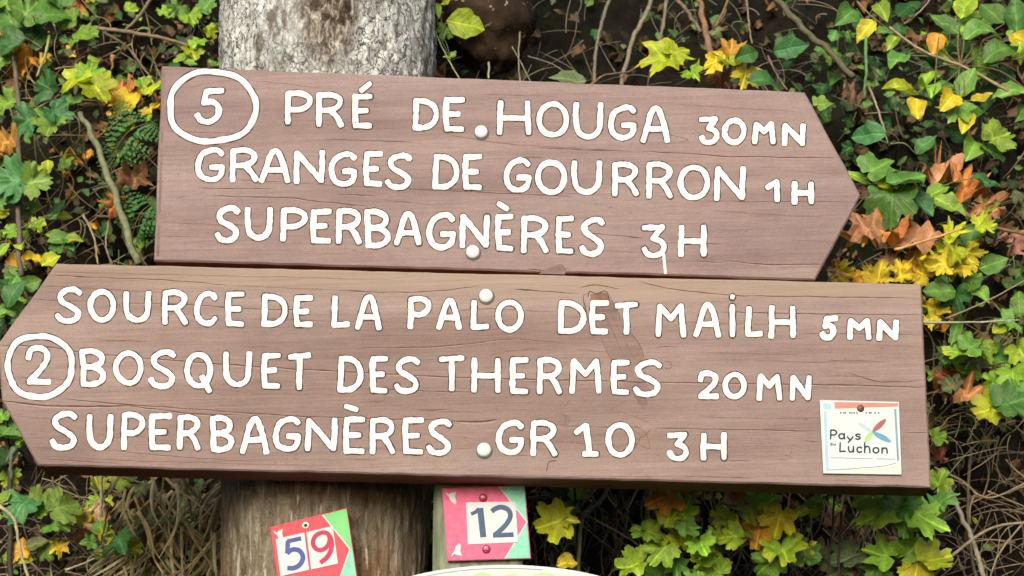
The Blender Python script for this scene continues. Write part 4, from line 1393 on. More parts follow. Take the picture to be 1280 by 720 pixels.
def plant(name, label, cat, base, leaves, stemcol=(0.09, 0.13, 0.05), sr=0.0016, group=None, via=None, fill=0, fillspec=None):
    """leaves: (px,py,size_px,kind,colour,angle,Y). base: (px,py) where the stem leaves the bank."""
    pseed[0] += 1
    r = random.Random(pseed[0])
    b = bank_hit(*base) + Vector((0, 0.01, 0))
    t = thing(name, b, label, cat, group)
    fo = MB(); st = MB()
    ents = list(leaves)
    if fill:
        (cx, cy, sx, sy, s0, s1, kinds, cols, Ys) = fillspec
        for _ in range(fill):
            ents.append((cx + r.gauss(0, 1) * sx, cy + r.gauss(0, 1) * sy, r.uniform(s0, s1), r.choice(kinds), r.choice(cols), r.uniform(0, 360), r.uniform(*Ys)))
    C = Vector((0, 0, 0))
    roots = []
    for (px, py, s, k, c, a, Y) in ents:
        if py > 600 and px > 640:
            Y -= 0.08
            if k == 'maple' and r.random() < .65: k = 'field'
        if c == YELLOW and k == 'field' and px > 1080 and py < 200: k = r.choice(['ovate', 'round', 'scallop'])
        P = at(px, py, Y)
        size = s * mm(Y) * 1.12
        cc = vary(c, r, 0.2)
        if c in (GREEN, BLUEG, LIME) and r.random() < .35:
            cc = tuple(0.6 * a_ + 0.4 * b_ for a_, b_ in zip(cc, r.choice([LIME, YGREEN, DEEP])))
        ed = None
        if r.random() < 0.3:
            ed = vary(r.choice([YELLOW, YGREEN, BROWN]), r) if c in (LIME, YGREEN, YELLOW) else tuple(x * 0.8 for x in cc)
        q = put_leaf(fo, P, size, k, cc, a, r, 0.5, 1, 'centre', ed)
        roots.append(q)
        C += q
    C /= len(roots)
    hub = b + (C - b) * 0.55
    if via: hub = at(*via)
    main = catmull([b, b + (hub - b) * 0.5 + Vector((r.uniform(-.01, .01), -0.01, r.uniform(-.01, .015))), hub], 6)
    tube(st, main, [sr * 1.5 - sr * 0.5 * i / (len(main) - 1) for i in range(len(main))], 6, 0, stemcol)
    for q in roots:
        mid = (hub + q) / 2 + Vector((r.uniform(-.006, .006), r.uniform(-.01, .004), r.uniform(-.004, .012)))
        pp = catmull([hub, mid, q], 5)
        tube(st, pp, [sr * (0.8 - 0.35 * i / (len(pp) - 1)) for i in range(len(pp))], 5, 0, vary(stemcol, r), False)
    st.build('stem', M['stem'], t)
    fo.build('foliage', M['leaf'], t)
    return t


def twig(label, pts, r0, r1, col, group=None, sides=7, name='twig', cat='twig', knobs=True):
    mb = MB()
    P = [at(*p) for p in pts]
    C = catmull([tuple(p) for p in P], 10)
    L = len(C)
    C = [Vector(c) + Vector((noise.noise(Vector((i * .35, r0 * 900, 1))), noise.noise(Vector((i * .35, 5, r0 * 900))), noise.noise(Vector((i * .35, 9, 2))))) * r0 * 0.9 for i, c in enumerate(C)]
    rad = [(r0 + (r1 - r0) * i / (L - 1)) * (1 + (0.22 * noise.noise(Vector((i * .8, 3, r0 * 300))) if knobs else 0)) for i in range(L)]
    tube(mb, C, rad, sides, 0, col)
    o = mb.build(name, M['stem'])
    return tag(o, label, cat, group)


# --- plants, left side
plant('columbine', 'green round lobed leaves filling the top left corner', 'plant', (45, 75),
      [(12, 22, 44, 'scallop', GREEN, 120, .38), (36, 14, 40, 'scallop', BLUEG, 60, .36), (66, 18, 50, 'scallop', GREEN, 30, .34), (104, 46, 40, 'scallop', GREEN, 350, .32),
       (88, 26, 34, 'scallop', BLUEG, 80, .35), (18, 58, 40, 'scallop', BLUEG, 200, .36), (0, 74, 36, 'scallop', GREEN, 180, .37), (52, 44, 40, 'scallop', DEEP, 240, .40), (30, 36, 34, 'scallop', DEEP, 260, .42), (74, 2, 36, 'scallop', GREEN, 100, .36), (10, 2, 38, 'scallop', GREEN, 100, .38)])
plant('columbine', 'blue green lobed leaves in a cluster left of the ring around 5', 'plant', (70, 190),
      [(56, 108, 38, 'scallop', BLUEG, 150, .33), (72, 142, 36, 'scallop', BLUEG, 330, .31), (32, 152, 38, 'scallop', BLUEG, 200, .32), (62, 158, 36, 'scallop', BLUEG, 270, .31), (90, 130, 30, 'scallop', GREEN, 20, .33), (8, 130, 32, 'scallop', GREEN, 170, .36), (48, 142, 28, 'scallop', BLUEG, 110, .34)])
plant('maple_sapling', 'yellow green leaf pair between top left leaves and upper board', 'plant', (120, 150),
      [(97, 102, 46, 'field', YGREEN, 200, .33), (122, 112, 44, 'field', YGREEN, 300, .32), (112, 92, 34, 'field', LIME, 80, .34)])
plant('maple_sapling', 'yellow leaves beside the upper board left end', 'plant', (170, 155),
      [(158, 126, 36, 'field', YELLOW, 240, .36), (150, 140, 26, 'maple', YGREEN, 200, .36), (192, 112, 30, 'field', YGREEN, 60, .34), (188, 138, 30, 'maple', YELLOW, 300, .35), (172, 118, 24, 'maple', AMBER, 10, .37), (137, 122, 26, 'field', AMBER, 180, .37), (178, 104, 22, 'field', LIME, 100, .35)])
plant('columbine', 'broad green lobed leaf low at left edge above the lower board', 'plant', (40, 260),
      [(14, 226, 50, 'scallop', BLUEG, 180, .33), (44, 228, 38, 'scallop', BLUEG, 10, .32), (2, 245, 36, 'scallop', GREEN, 240, .34), (30, 214, 30, 'scallop', GREEN, 90, .35)])
plant('hanging_vine', 'small green leaves hanging between trunk and upper board left corner', 'plant', (250, 30),
      [(222, 12, 28, 'field', GREEN, 230, .34), (238, 22, 26, 'field', LIME, 300, .33), (248, 52, 24, 'field', LIME, 250, .33), (240, 66, 26, 'field', YGREEN, 290, .33), (228, 74, 22, 'field', LIME, 200, .34), (258, 8, 26, 'field', GREEN, 60, .34), (262, 40, 20, 'field', YGREEN, 320, .33), (206, 16, 22, 'field', LIME, 170, .36)], sr=.0009)
plant('low_herb', 'small green leaves just above the lower board left shoulder', 'plant', (60, 320),
      [(75, 298, 26, 'round', GREEN, 200, .34), (90, 300, 22, 'round', GREEN, 0, .34), (66, 292, 22, 'round', LIME, 120, .35), (40, 322, 24, 'round', YELLOW, 10, .34), (62, 326, 24, 'round', YGREEN, 30, .33), (20, 326, 22, 'round', AMBER, 190, .35), (84, 308, 20, 'round', BLUEG, 300, .34)])
plant('columbine', 'green leaves left of the lower board point', 'plant', (25, 400),
      [(16, 368, 36, 'round', BLUEG, 60, .30), (38, 355, 24, 'round', GREEN, 20, .32), (6, 392, 34, 'ovate', GREEN, 230, .31), (22, 384, 26, 'ovate', GREEN, 320, .32), (6, 352, 26, 'scallop', DEEP, 120, .34), (0, 412, 30, 'ovate', DEEP, 260, .33)])
plant('low_herb', 'dark green leaves under the left point of lower board', 'plant', (25, 570),
      [(8, 540, 42, 'scallop', GREEN, 60, .30), (20, 560, 34, 'lance', GREEN, 230, .29), (6, 578, 36, 'scallop', DEEP, 200, .32), (28, 548, 26, 'lance', LIME, 250, .30), (2, 520, 30, 'ivy', GREEN, 120, .31), (14, 596, 26, 'scallop', LIME, 280, .32)])
plant('columbine', 'two lobed blue green leaves below the lower board at left', 'plant', (60, 665),
      [(30, 634, 46, 'scallop', BLUEG, 250, .28), (52, 628, 34, 'scallop', BLUEG, 20, .28), (78, 634, 42, 'scallop', BLUEG, 30, .27), (70, 656, 34, 'scallop', BLUEG, 330, .28), (2, 624, 30, 'ovate', GREEN, 180, .29)])
plant('maple_sapling', 'small yellow leaves among litter at bottom left corner', 'plant', (80, 700),
      [(106, 648, 26, 'field', YELLOW, 60, .31), (74, 684, 26, 'maple', YELLOW, 270, .30), (24, 688, 32, 'maple', AMBER, 200, .30), (44, 680, 28, 'ovate', DULL, 20, .30), (58, 690, 22, 'field', GREEN, 300, .31), (34, 700, 24, 'lance', YGREEN, 30, .30)])
plant('ivy_shoot', 'green and yellow three leaf shoot beside dry grass, bottom left', 'plant', (150, 640),
      [(150, 678, 42, 'ivy', BLUEG, 300, .27), (112, 678, 24, 'ivy', GREEN, 200, .28), (126, 660, 24, 'round', GREEN, 110, .28), (132, 668, 30, 'ovate', YELLOW, 270, .275), (168, 684, 20, 'field', YGREEN, 30, .29), (122, 606, 22, 'field', YGREEN, 100, .33), (118, 628, 18, 'field', LIME, 200, .33)])
plant('maple_sapling', 'small sprigs poking out under the lower board above dry grass', 'plant', (190, 640),
      [(152, 602, 26, 'field', LIME, 40, .33), (176, 612, 24, 'field', DULL, 250, .33), (190, 646, 30, 'maple', DULL, 30, .31), (170, 650, 24, 'lance', DULL, 20, .31)])

# --- plants above the upper board
plant('maple_sapling', 'bright yellow green leaf beside the trunk above the upper board', 'plant', (560, 55),
      [(580, 30, 46, 'round', YGREEN, 350, .22), (566, 0, 34, 'ovate', YGREEN, 20, .23), (547, 12, 24, 'lance', LIME, 270, .22), (556, 38, 22, 'field', GREEN, 250, .22), (559, 72, 10, 'round', LIME, 190, .2), (566, 68, 10, 'round', LIME, 30, .2)], sr=.0009, via=(551, 50, .22))
plant('maple_sapling', 'yellow pointed maple leaf above the upper board', 'plant', (870, 100),
      [(826, 74, 62, 'maple', YGREEN, 190, .22), (846, 66, 46, 'maple', YGREEN, 40, .225), (866, 92, 34, 'maple', LIME, 300, .22)], (.28, .2, .07))
plant('maple_sapling', 'orange and yellow leaves beside green ones just above the upper board', 'plant', (900, 100),
      [(893, 78, 40, 'maple', YELLOW, 180, .21), (914, 62, 36, 'maple', AMBER, 80, .22), (908, 74, 34, 'field', YGREEN, 100, .215), (934, 68, 36, 'ovate', BLUEG, 20, .20), (932, 94, 42, 'maple', (.36, .30, .02), 250, .22), (955, 102, 46, 'ovate', BLUEG, 15, .19), (900, 96, 30, 'field', BROWN, 270, .25)], (.2, .09, .05))
plant('ivy_shoot', 'single flat green leaf with upright stalk above sign corner', 'plant', (990, 110),
      [(986, 60, 42, 'ovate', BLUEG, 10, .26), (1030, 130, 34, 'ivy', BLUEG, 30, .24), (985, 80, 16, 'round', DEEP, 270, .3)])
plant('ivy_shoot', 'half hidden green leaf peeping over the upper board top edge', 'plant', (740, 110),
      [(712, 99, 44, 'ovate', DULL, 178, .17)])

# --- right side shrub
plant('ovate_shrub', 'big ovate green leaves of the shrub hanging in top right corner', 'shrub', (1278, 90),
      [(1125, 75, 46, 'ovate', GREEN, 250, .22), (1182, 32, 40, 'ovate', GREEN, 140, .26), (1226, 40, 52, 'ovate', GREEN, 20, .24), (1250, 62, 52, 'ovate', GREEN, 35, .23), (1242, 18, 42, 'round', GREEN, 120, .27), (1208, 104, 40, 'ovate', GREEN, 60, .22), (1180, 110, 40, 'ovate', GREEN, 230, .23),
       (1160, 96, 36, 'ovate', LIME, 250, .24), (1196, 136, 48, 'maple', GREEN, 240, .2), (1222, 82, 40, 'ovate', LIME, 80, .25), (1264, 116, 46, 'ovate', GREEN, 200, .22), (1276, 140, 36, 'ovate', GREEN, 230, .24), (1150, 60, 34, 'ovate', GREEN, 200, .27), (1200, 60, 40, 'ovate', DEEP, 300, .3), (1270, 20, 44, 'ovate', GREEN, 90, .26), (1208, 8, 36, 'round', LIME, 60, .28), (1256, 92, 34, 'ovate', DEEP, 300, .28), (1236, 118, 38, 'ovate', DEEP, 250, .3), (1172, 66, 30, 'ovate', LIME, 330, .27), (1275, 62, 36, 'ovate', LIME, 270, .27)],
      (.11, .08, .05), .002, via=(1200, 82, .25))
plant('ovate_shrub', 'paler loose leaves of the shrub behind the big ovate ones, along the top right edge', 'shrub', (1260, 40),
      [(1210, 70, 30, 'ovate', LIME, 200, .3)], (.11, .08, .05), .0016, fill=26, fillspec=(1205, 60, 50, 45, 24, 40, ['ovate', 'ovate', 'round'], [GREEN, LIME, GREEN, DEEP], (.28, .36)))
plant('creeping_vine', 'dim green small leaved vine on the dark earth left of the shrub', 'vine', (1040, 90),
      [(1040, 60, 20, 'ivy', DEEP, 200, .4)], (.05, .06, .03), .001, fill=22, fillspec=(1035, 75, 35, 35, 14, 24, ['ivy', 'round', 'field'], [DEEP, MOSS, DEEP, GREEN], (.36, .44)))
plant('yellowing_twig', 'yellow leaves among green ones in the shrub at upper right', 'plant', (1200, 150),
      [(1126, 112, 42, 'ovate', YGREEN, 190, .2), (1146, 130, 38, 'field', YELLOW, 270, .19), (1187, 124, 34, 'field', YELLOW, 230, .185), (1208, 152, 32, 'field', YELLOW, 250, .2), (1226, 122, 28, 'field', YELLOW, 20, .21), (1160, 108, 40, 'ovate', LIME, 80, .21), (1170, 52, 28, 'round', AMBER, 250, .24), (1274, 48, 30, 'field', YELLOW, 300, .23)], via=(1168, 116, .22))
plant('ivy_shoot', 'green and yellow leaves hanging left of the shrub near top edge', 'plant', (1080, 80),
      [(1060, 18, 36, 'round', GREEN, 220, .3), (1102, 12, 34, 'ovate', GREEN, 290, .29), (1083, 36, 34, 'field', YELLOW, 230, .27), (1106, 40, 30, 'ovate', GREEN, 30, .28), (1116, 52, 26, 'ovate', LIME, 240, .27), (1140, 8, 26, 'round', DEEP, 100, .32)], via=(1080, 50, .3))
plant('lobed_shoot', 'pair of lobed green leaves under the shrub near right edge', 'plant', (1250, 220),
      [(1216, 184, 34, 'round', GREEN, 240, .22), (1246, 172, 46, 'field', GREEN, 30, .21), (1240, 190, 34, 'field', GREEN, 300, .22)])
plant('ivy_shoot', 'two pointed leaves beside the upper arrow tip', 'plant', (1120, 200),
      [(1086, 168, 46, 'ovate', BLUEG, 172, .18), (1156, 181, 32, 'ovate', BLUEG, 30, .2), (1060, 186, 20, 'ivy', DEEP, 200, .28)], via=(1112, 180, .2))
plant('ivy_plant', 'large green leaf cluster right of the upper arrow tip', 'plant', (1150, 300),
      [(1096, 210, 56, 'ivy', GREEN, 40, .17), (1130, 226, 52, 'round', GREEN, 30, .15), (1116, 252, 60, 'field', GREEN, 260, .16), (1150, 254, 40, 'ovate', BLUEG, 300, .18), (1186, 256, 42, 'ovate', GREEN, 320, .17), (1232, 228, 42, 'ovate', BLUEG, 10, .18), (1238, 256, 26, 'round', GREEN, 30, .2), (1090, 262, 36, 'lance', GREEN, 240, .2), (1216, 292, 36, 'round', GREEN, 250, .19), (1170, 240, 36, 'ovate', LIME, 200, .2), (1106, 232, 26, 'round', YGREEN, 30, .165), (1074, 222, 34, 'lance', LIME, 150, .19)], via=(1150, 250, .24))
plant('low_herb', 'green leaves next to the top right corner of the lower board', 'plant', (1215, 400),
      [(1176, 364, 44, 'ovate', GREEN, 190, .15), (1196, 372, 36, 'field', DEEP, 280, .17), (1216, 352, 36, 'ovate', GREEN, 60, .18), (1240, 330, 38, 'ovate', GREEN, 20, .2), (1222, 366, 30, 'round', GREEN, 310, .18), (1206, 360, 26, 'lance', LIME, 260, .18), (1196, 410, 40, 'lance', GREEN, 250, .2)])
plant('lobed_shoot', 'light green lobed leaves right of the lower board beside 5 MN', 'plant', (1230, 460),
      [(1200, 440, 40, 'field', LIME, 170, .2), (1216, 432, 36, 'field', GREEN, 40, .19), (1186, 446, 30, 'field', GREEN, 230, .22), (1230, 440, 30, 'field', LIME, 300, .21), (1248, 444, 34, 'field', GREEN, 20, .22), (1262, 402, 42, 'maple', GREEN, 190, .18), (1250, 412, 22, 'round', YGREEN, 30, .18), (1274, 380, 34, 'ovate', GREEN, 90, .2), (1266, 470, 36, 'field', LIME, 280, .2), (1240, 480, 30, 'field', LIME, 200, .22), (1276, 440, 34, 'field', LIME, 300, .2)])
plant('lobed_shoot', 'half yellow half green lobed leaf at right edge', 'plant', (1270, 540),
      [(1236, 512, 44, 'field', YGREEN, 210, .17), (1262, 504, 52, 'field', GREEN, 20, .16), (1274, 484, 34, 'maple', GREEN, 80, .19), (1172, 546, 26, 'field', LIME, 30, .22), (1174, 602, 30, 'field', LIME, 60, .24)])
# --- below the lower board, right
plant('maple_sapling', 'big green lobed leaves below the small white plate', 'plant', (1130, 705),
      [(1100, 640, 58, 'maple', LIME, 200, .2), (1126, 628, 46, 'field', GREEN, 60, .19), (1156, 648, 62, 'maple', LIME, 330, .18), (1180, 628, 40, 'maple', GREEN, 30, .2), (1128, 654, 40, 'maple', GREEN, 260, .21), (1080, 618, 36, 'maple', LIME, 160, .22)])
plant('maple_sapling', 'dull green maple leaves at bottom edge near right corner', 'plant', (1110, 720),
      [(1060, 696, 46, 'maple', DULL, 210, .26), (1102, 694, 50, 'maple', LIME, 150, .24), (1140, 688, 44, 'maple', LIME, 40, .24), (1166, 700, 46, 'maple', YGREEN, 20, .22), (1146, 712, 40, 'field', YELLOW, 260, .23), (1096, 716, 40, 'maple', GREEN, 280, .25), (1050, 710, 40, 'maple', DULL, 250, .27), (1020, 690, 40, 'maple', DULL, 120, .28)])
plant('maple_sapling', 'yellow green lobed leaf spray below 3 H of the lower board', 'plant', (985, 705),
      [(936, 642, 46, 'field', YGREEN, 110, .22), (958, 632, 38, 'field', LIME, 30, .22), (974, 650, 42, 'field', YELLOW, 250, .21), (916, 664, 40, 'field', LIME, 220, .22), (1000, 640, 36, 'lance', YGREEN, 30, .23), (1018, 634, 28, 'round', LIME, 60, .24), (948, 668, 36, 'maple', AMBER, 260, .23), (980, 690, 50, 'maple', LIME, 280, .21), (962, 704, 40, 'maple', LIME, 220, .22), (1006, 686, 30, 'maple', LIME, 20, .24), (944, 620, 26, 'field', LIME, 90, .25)])
plant('maple_sapling', 'yellow maple leaf hanging over two green ones below GR 10', 'plant', (850, 700),
      [(832, 622, 46, 'maple', AMBER, 200, .2), (856, 638, 36, 'field', LIME, 60, .2), (862, 620, 30, 'maple', AMBER, 20, .23), (806, 666, 34, 'field', LIME, 140, .22), (828, 690, 40, 'field', LIME, 230, .21), (852, 674, 44, 'maple', YGREEN, 80, .22), (792, 706, 44, 'maple', LIME, 170, .22), (846, 708, 34, 'maple', GREEN, 270, .23), (894, 712, 40, 'maple', LIME, 150, .23), (812, 716, 36, 'field', LIME, 300, .24)])
plant('maple_sapling', 'single yellow green maple leaf right of tile 12', 'plant', (715, 700),
      [(692, 654, 48, 'maple', YGREEN, 200, .16), (706, 648, 34, 'maple', YGREEN, 340, .165), (708, 704, 26, 'round', YELLOW, 20, .18), (712, 640, 24, 'field', GREEN, 60, .25), (700, 612, 26, 'maple', DULL, 100, .28), (724, 618, 26, 'maple', LIME, 80, .3), (716, 634, 20, 'field', BLUEG, 200, .28)], via=(718, 680, .18))

plant('maple_sapling', 'crowded small lime leaves at bottom edge between the two yellow maple leaves', 'plant', (890, 715),
      [(880, 690, 30, 'field', LIME, 200, .2)], (.11, .12, .05), .0012, fill=16, fillspec=(885, 690, 40, 24, 22, 38, ['field', 'maple', 'scallop'], [LIME, LIME, GREEN, YGREEN, DULL], (.16, .26)))
plant('low_herb', 'small green leaf tufts right of the lower board around its middle height', 'plant', (1230, 470),
      [(1200, 465, 26, 'field', LIME, 200, .24)], (.11, .12, .05), .001, fill=16, fillspec=(1220, 462, 34, 34, 18, 30, ['field', 'field', 'scallop'], [LIME, GREEN, GREEN, DULL], (.22, .3)))
plant('low_herb', 'tiny lime leaves sprinkled along the left frame edge', 'plant', (20, 300),
      [(14, 290, 20, 'field', LIME, 200, .34)], (.11, .12, .05), .001, fill=18, fillspec=(40, 285, 34, 34, 12, 24, ['field', 'round', 'ovate'], [LIME, GREEN, YGREEN, DEEP], (.32, .4)))


# ferns
def fern(label, base, tip, Y, n, col, width):
    pseed[0] += 1
    r = random.Random(pseed[0])
    b = at(*base, Y + .03); e = at(*tip, Y)
    t = thing('fern', b, label, 'fern')
    st = MB(); fo = MB()
    sagv = Vector((0, -0.03, 0.01))
    C = [Vector(c) for c in catmull([tuple(b), tuple((b + e) / 2 + sagv), tuple(e)], 16)]
    tube(st, C, [.0011 * (1 - .6 * i / (len(C) - 1)) for i in range(len(C))], 5, 0, (.09, .12, .04))
    L = len(C)
    d = (e - b); base_ang = math.degrees(math.atan2(d.z, d.x))
    for i in range(3, n):
        f = i / n
        p = C[min(int(f * (L - 1)), L - 1)]
        w = width * math.sin(math.pi * min(1, .15 + f * .85)) ** .8
        for sgn in (1, -1):
            # pinna with tiny leaflets
            a = base_ang + sgn * r.uniform(58, 74)
            dirv = Vector((math.cos(R(a)), -0.15, math.sin(R(a)))).normalized()
            m = 5
            for j in range(1, m + 1):
                q = p + dirv * (w * j / m)
                for s2 in (1, -1):
                    put_leaf(fo, q, w * .24 * (1.15 - j / m * .7), 'ovate', vary(col, r), a + s2 * 40, r, .25, 0, 'base')
    st.build('stem', M['stem'], t)
    fo.build('foliage', M['leaf'], t)


fern('soft green fern frond left of the upper board', (130, 215), (196, 150), .34, 15, (.05, .14, .035), .045)
fern('lower green fern frond beside the upper board left edge', (160, 320), (196, 250), .33, 15, (.04, .13, .03), .04)
fern('dark fern frond tucked behind the diagonal green stem', (130, 260), (170, 180), .37, 14, (.035, .10, .03), .035)
fern('small fern frond among the yellow leaves above lower board right end', (1210, 330), (1140, 345), .2, 12, (.36, .30, .02), .02)

# --- fallen leaves resting on the bank
def fallen(label, px, py, s, kind, col, ang, Y, crumple=0.35, group=None):
    pseed[0] += 1
    r = random.Random(pseed[0])
    mb = MB()
    P = at(px, py, Y)
    q = put_leaf(mb, P, s * mm(Y) * 1.12, kind, vary(col, r, .15), ang, r, .4, 1, 'centre', tuple(x * .7 for x in col), crumple=crumple)
    o = mb.build('fallen_leaf', M['dryleaf'])
    return tag(o, label, 'leaf', group)


GF = 'fallen leaves on the bank'
fallen('light brown curled dead leaf above right of the upper arrow tip', 1176, 218, 62, 'maple', TAN, 150, .22, .6, GF)
fallen('orange brown dead leaf with raised edge, right of the curled light brown one', 1208, 236, 52, 'maple', ORANGE, 20, .21, .6, GF)
fallen('large orange brown crumpled leaf touching the upper arrow lower slope', 1080, 294, 62, 'maple', TAN, 170, .16, .55, GF)
fallen('orange brown leaf in the middle of the three under the arrow tip', 1112, 292, 56, 'maple', ORANGE, 60, .17, .55, GF)
fallen('flat tan leaf at the right of the row under the arrow tip', 1150, 300, 58, 'ovate', TAN, 10, .17, .4, GF)
fallen('brown leaf beside the shrub stem in the upper right', 1150, 50, 34, 'maple', BROWN, 260, .26, .6, GF)
fallen('brown curled leaf hanging under the ivy cluster at right', 1232, 262, 40, 'field', TAN, 330, .2, .6, GF)
fallen('pinkish dead leaf near right edge below the ivy cluster', 1262, 300, 46, 'maple', (.34, .16, .11), 250, .2, .6, GF)
fallen('reddish brown leaf right of the lower board, upper one', 1186, 476, 42, 'maple', (.24, .09, .04), 200, .24, .5, GF)
fallen('tan leaf next to the half yellow leaf at right edge', 1212, 494, 46, 'maple', (.30, .15, .06), 30, .23, .5, GF)
fallen('dark red leaf near the lower board right edge by the white plate', 1172, 572, 28, 'maple', (.2, .06, .04), 100, .26, .5, GF)
fallen('pink brown leaf behind stalks below the white plate', 1042, 652, 34, 'maple', (.40, .20, .12), 100, .26, .5, GF)
fallen('tan leaf under the lower board edge below 3 H', 922, 624, 38, 'maple', (.38, .22, .13), 90, .28, .5, GF)
fallen('orange leaf behind the yellow green spray below 3 H', 960, 700, 46, 'maple', AMBER, 250, .27, .5, GF)
fallen('rust coloured leaf in the left bank above the lower board', 146, 254, 34, 'maple', ORANGE, 250, .32, .6, GF)
fallen('brown drooping leaf beside the upper board left edge', 166, 222, 44, 'maple', BROWN, 280, .32, .6, GF)
fallen('amber leaf behind green ones near the left edge', 28, 78, 44, 'field', AMBER, 220, .40, .5, GF)
fallen('yellow brown leaf low at the left edge beside a vertical stalk', 8, 180, 46, 'field', (.35, .2, .04), 260, .38, .5, GF)
fallen('red brown leaf at top of the left bank near the frame edge', 92, 6, 34, 'maple', (.25, .08, .03), 200, .42, .5, GF)
fallen('orange tinted leaf beside the yellow leaves by upper board corner', 154, 114, 38, 'maple', ORANGE, 100, .38, .5, GF)
fallen('dark rust leaf deep in the grass under the lower board at left', 180, 630, 56, 'maple', (.17, .06, .02), 60, .36, .5, GF)
fallen('tan rounded leaf beside the yellow droplet leaf at bottom left', 122, 648, 40, 'round', (.42, .30, .15), 90, .31, .4, GF)
fallen('brown leaf under the three leaf shoot at bottom left', 110, 668, 42, 'ovate', (.24, .11, .04), 40, .34, .4, GF)
fallen('large brown leaf half covered by grass near the trunk foot', 190, 682, 48, 'ovate', (.15, .08, .03), 100, .35, .4, GF)
fallen('small dark brown leaf hanging by the upper right of sign corner', 1068, 120, 36, 'maple', (.13, .08, .05), 250, .34, .6, GF)
for i, (px, py, s, c) in enumerate([(1050, 342, 30, YELLOW), (1068, 346, 28, AMBER), (1098, 344, 40, YELLOW), (1126, 340, 36, YELLOW), (1150, 342, 38, YELLOW), (1176, 334, 40, YELLOW), (1190, 318, 36, YGREEN), (1160, 322, 34, YELLOW), (1210, 318, 32, YELLOW),
                                    (1140, 326, 30, AMBER), (1228, 262 + 20, 30, YGREEN), (1192, 292, 34, YGREEN), (1168, 384, 32, YELLOW), (1182, 340, 34, YELLOW), (1110, 328, 26, TAN), (1044, 336, 24, TAN), (1200, 334, 34, YELLOW), (1164, 402, 26, YELLOW)]):
    fallen('yellow leaf lying in the bright carpet behind the lower board right end', px, py, s, 'maple' if i % 2 else 'field', c, 37 * i % 360, .15 + .012 * (i % 5), .3, 'yellow leaf carpet behind the lower board')

# --- twigs and stalks
GT = 'twigs on the bank'
twig('thin brown twig crossing the left bank near the top', [(100, 33, .36), (160, 40, .34), (205, 48, .33), (245, 60, .34)], .0034, .0022, (.16, .12, .075), GT)
twig('grey twig descending from the top left beside the crossing one', [(196, -10, .37), (176, 18, .35), (158, 38, .345)], .003, .0025, (.12, .10, .07), GT)
twig('thin twig under the crossing one on the left bank', [(130, 40, .38), (160, 60, .37), (192, 102, .36)], .0024, .0015, (.11, .09, .06), GT)
twig('thick grey green diagonal stalk left of the upper board', [(100, 140, .33), (122, 185, .32), (146, 250, .30), (172, 330, .28)], .0045, .0055, (.13, .15, .085), GT)
twig('upright dark stalk near the left edge', [(18, 70, .36), (24, 160, .35), (22, 250, .34), (26, 345, .32)], .0036, .004, (.10, .085, .065), GT)
twig('pale green leaf stalk at upper left', [(62, 44, .35), (56, 70, .34), (46, 96, .34)], .0022, .0018, (.20, .27, .09), GT)
twig('branching thin twig left of the upper board', [(120, 270, .36), (160, 268, .33), (196, 232, .34)], .0018, .0012, (.10, .07, .04), GT)
twig('bent pale root on the left bank above the lower board', [(104, 268, .36), (118, 300, .35), (122, 330, .34)], .0018, .0014, (.22, .19, .12), GT)
twig('thin grey root beside the bent pale one', [(136, 275, .36), (132, 305, .35), (140, 330, .35)], .0016, .0012, (.18, .15, .11), GT)
twig('leaning grey stick above the board, tallest left of centre stems', [(818, -12, .30), (806, 20, .29), (790, 50, .27), (776, 108, .24)], .0036, .0032, (.15, .135, .095), GT)
twig('slim stick right of the leaning grey one', [(836, -12, .31), (830, 30, .30), (822, 66, .30)], .0028, .0022, (.13, .12, .085), GT)
twig('crooked grey stem above the board behind the leaning stick', [(766, -10, .36), (752, 32, .34), (746, 62, .33), (742, 105, .30)], .0028, .0026, (.12, .11, .085), GT)
twig('thin straight stalk rising above the HOUGA letters right of the boulder', [(650, 40, .34), (648, 70, .32), (650, 102, .28)], .0013, .0013, (.15, .14, .10), GT)
twig('small pale stalk under the boulder', [(611, 78, .28), (610, 98, .26)], .0016, .0016, (.26, .26, .20), GT)
twig('fine arching root right of the boulder', [(640, 58, .33), (652, 80, .31), (664, 104, .29)], .0010, .0009, (.16, .15, .11), GT)
twig('fine root curving right above the upper board', [(660, 70, .35), (690, 80, .33), (712, 94, .31)], .0009, .0008, (.14, .13, .10), GT)
twig('brown arched twig just over the board top edge', [(738, 106, .22), (756, 94, .22), (784, 90, .24), (800, 80, .26)], .0018, .0013, (.13, .09, .06), GT)
twig('thick dark stem slanting down at upper right', [(960, -14, .34), (1000, 32, .31), (1034, 62, .28), (1066, 96, .25)], .0052, .0044, (.075, .075, .045), GT)
twig('straight brown stem above the orange leaves', [(872, -10, .3), (880, 30, .29), (890, 80, .26)], .0042, .005, (.17, .10, .06), GT)
twig('slanting brown stem left of the straight one above orange leaves', [(838, -10, .31), (860, 16, .3), (876, 40, .28)], .0034, .003, (.12, .09, .06), GT)
twig('slim stem leaning right out of the orange leaves', [(912, -8, .32), (904, 14, .3), (894, 34, .28)], .002, .002, (.14, .10, .065), GT)
twig('small stalk right of the brown stems', [(932, -6, .34), (936, 30, .31), (940, 54, .28)], .0016, .0014, (.16, .12, .09), GT)
twig('hairy curved root of the bank above 30 MN', [(960, 70, .34), (970, 92, .3), (984, 112, .26)], .0014, .001, (.14, .12, .09), GT)
twig('upright green stalk under the hanging yellow leaf, upper right', [(1082, 46, .27), (1083, 90, .26), (1080, 124, .27)], .0024, .0022, (.08, .17, .06), GT)
twig('shrub branch running down through the green leaves to the right edge', [(1112, 34, .25), (1150, 62, .235), (1210, 86, .225), (1275, 122, .22)], .0018, .0026, (.22, .17, .11), GT)
twig('thin twig rising to top edge left of the shrub', [(1130, 30, .28), (1152, 12, .29), (1168, -8, .3)], .0016, .0012, (.19, .15, .10), GT)
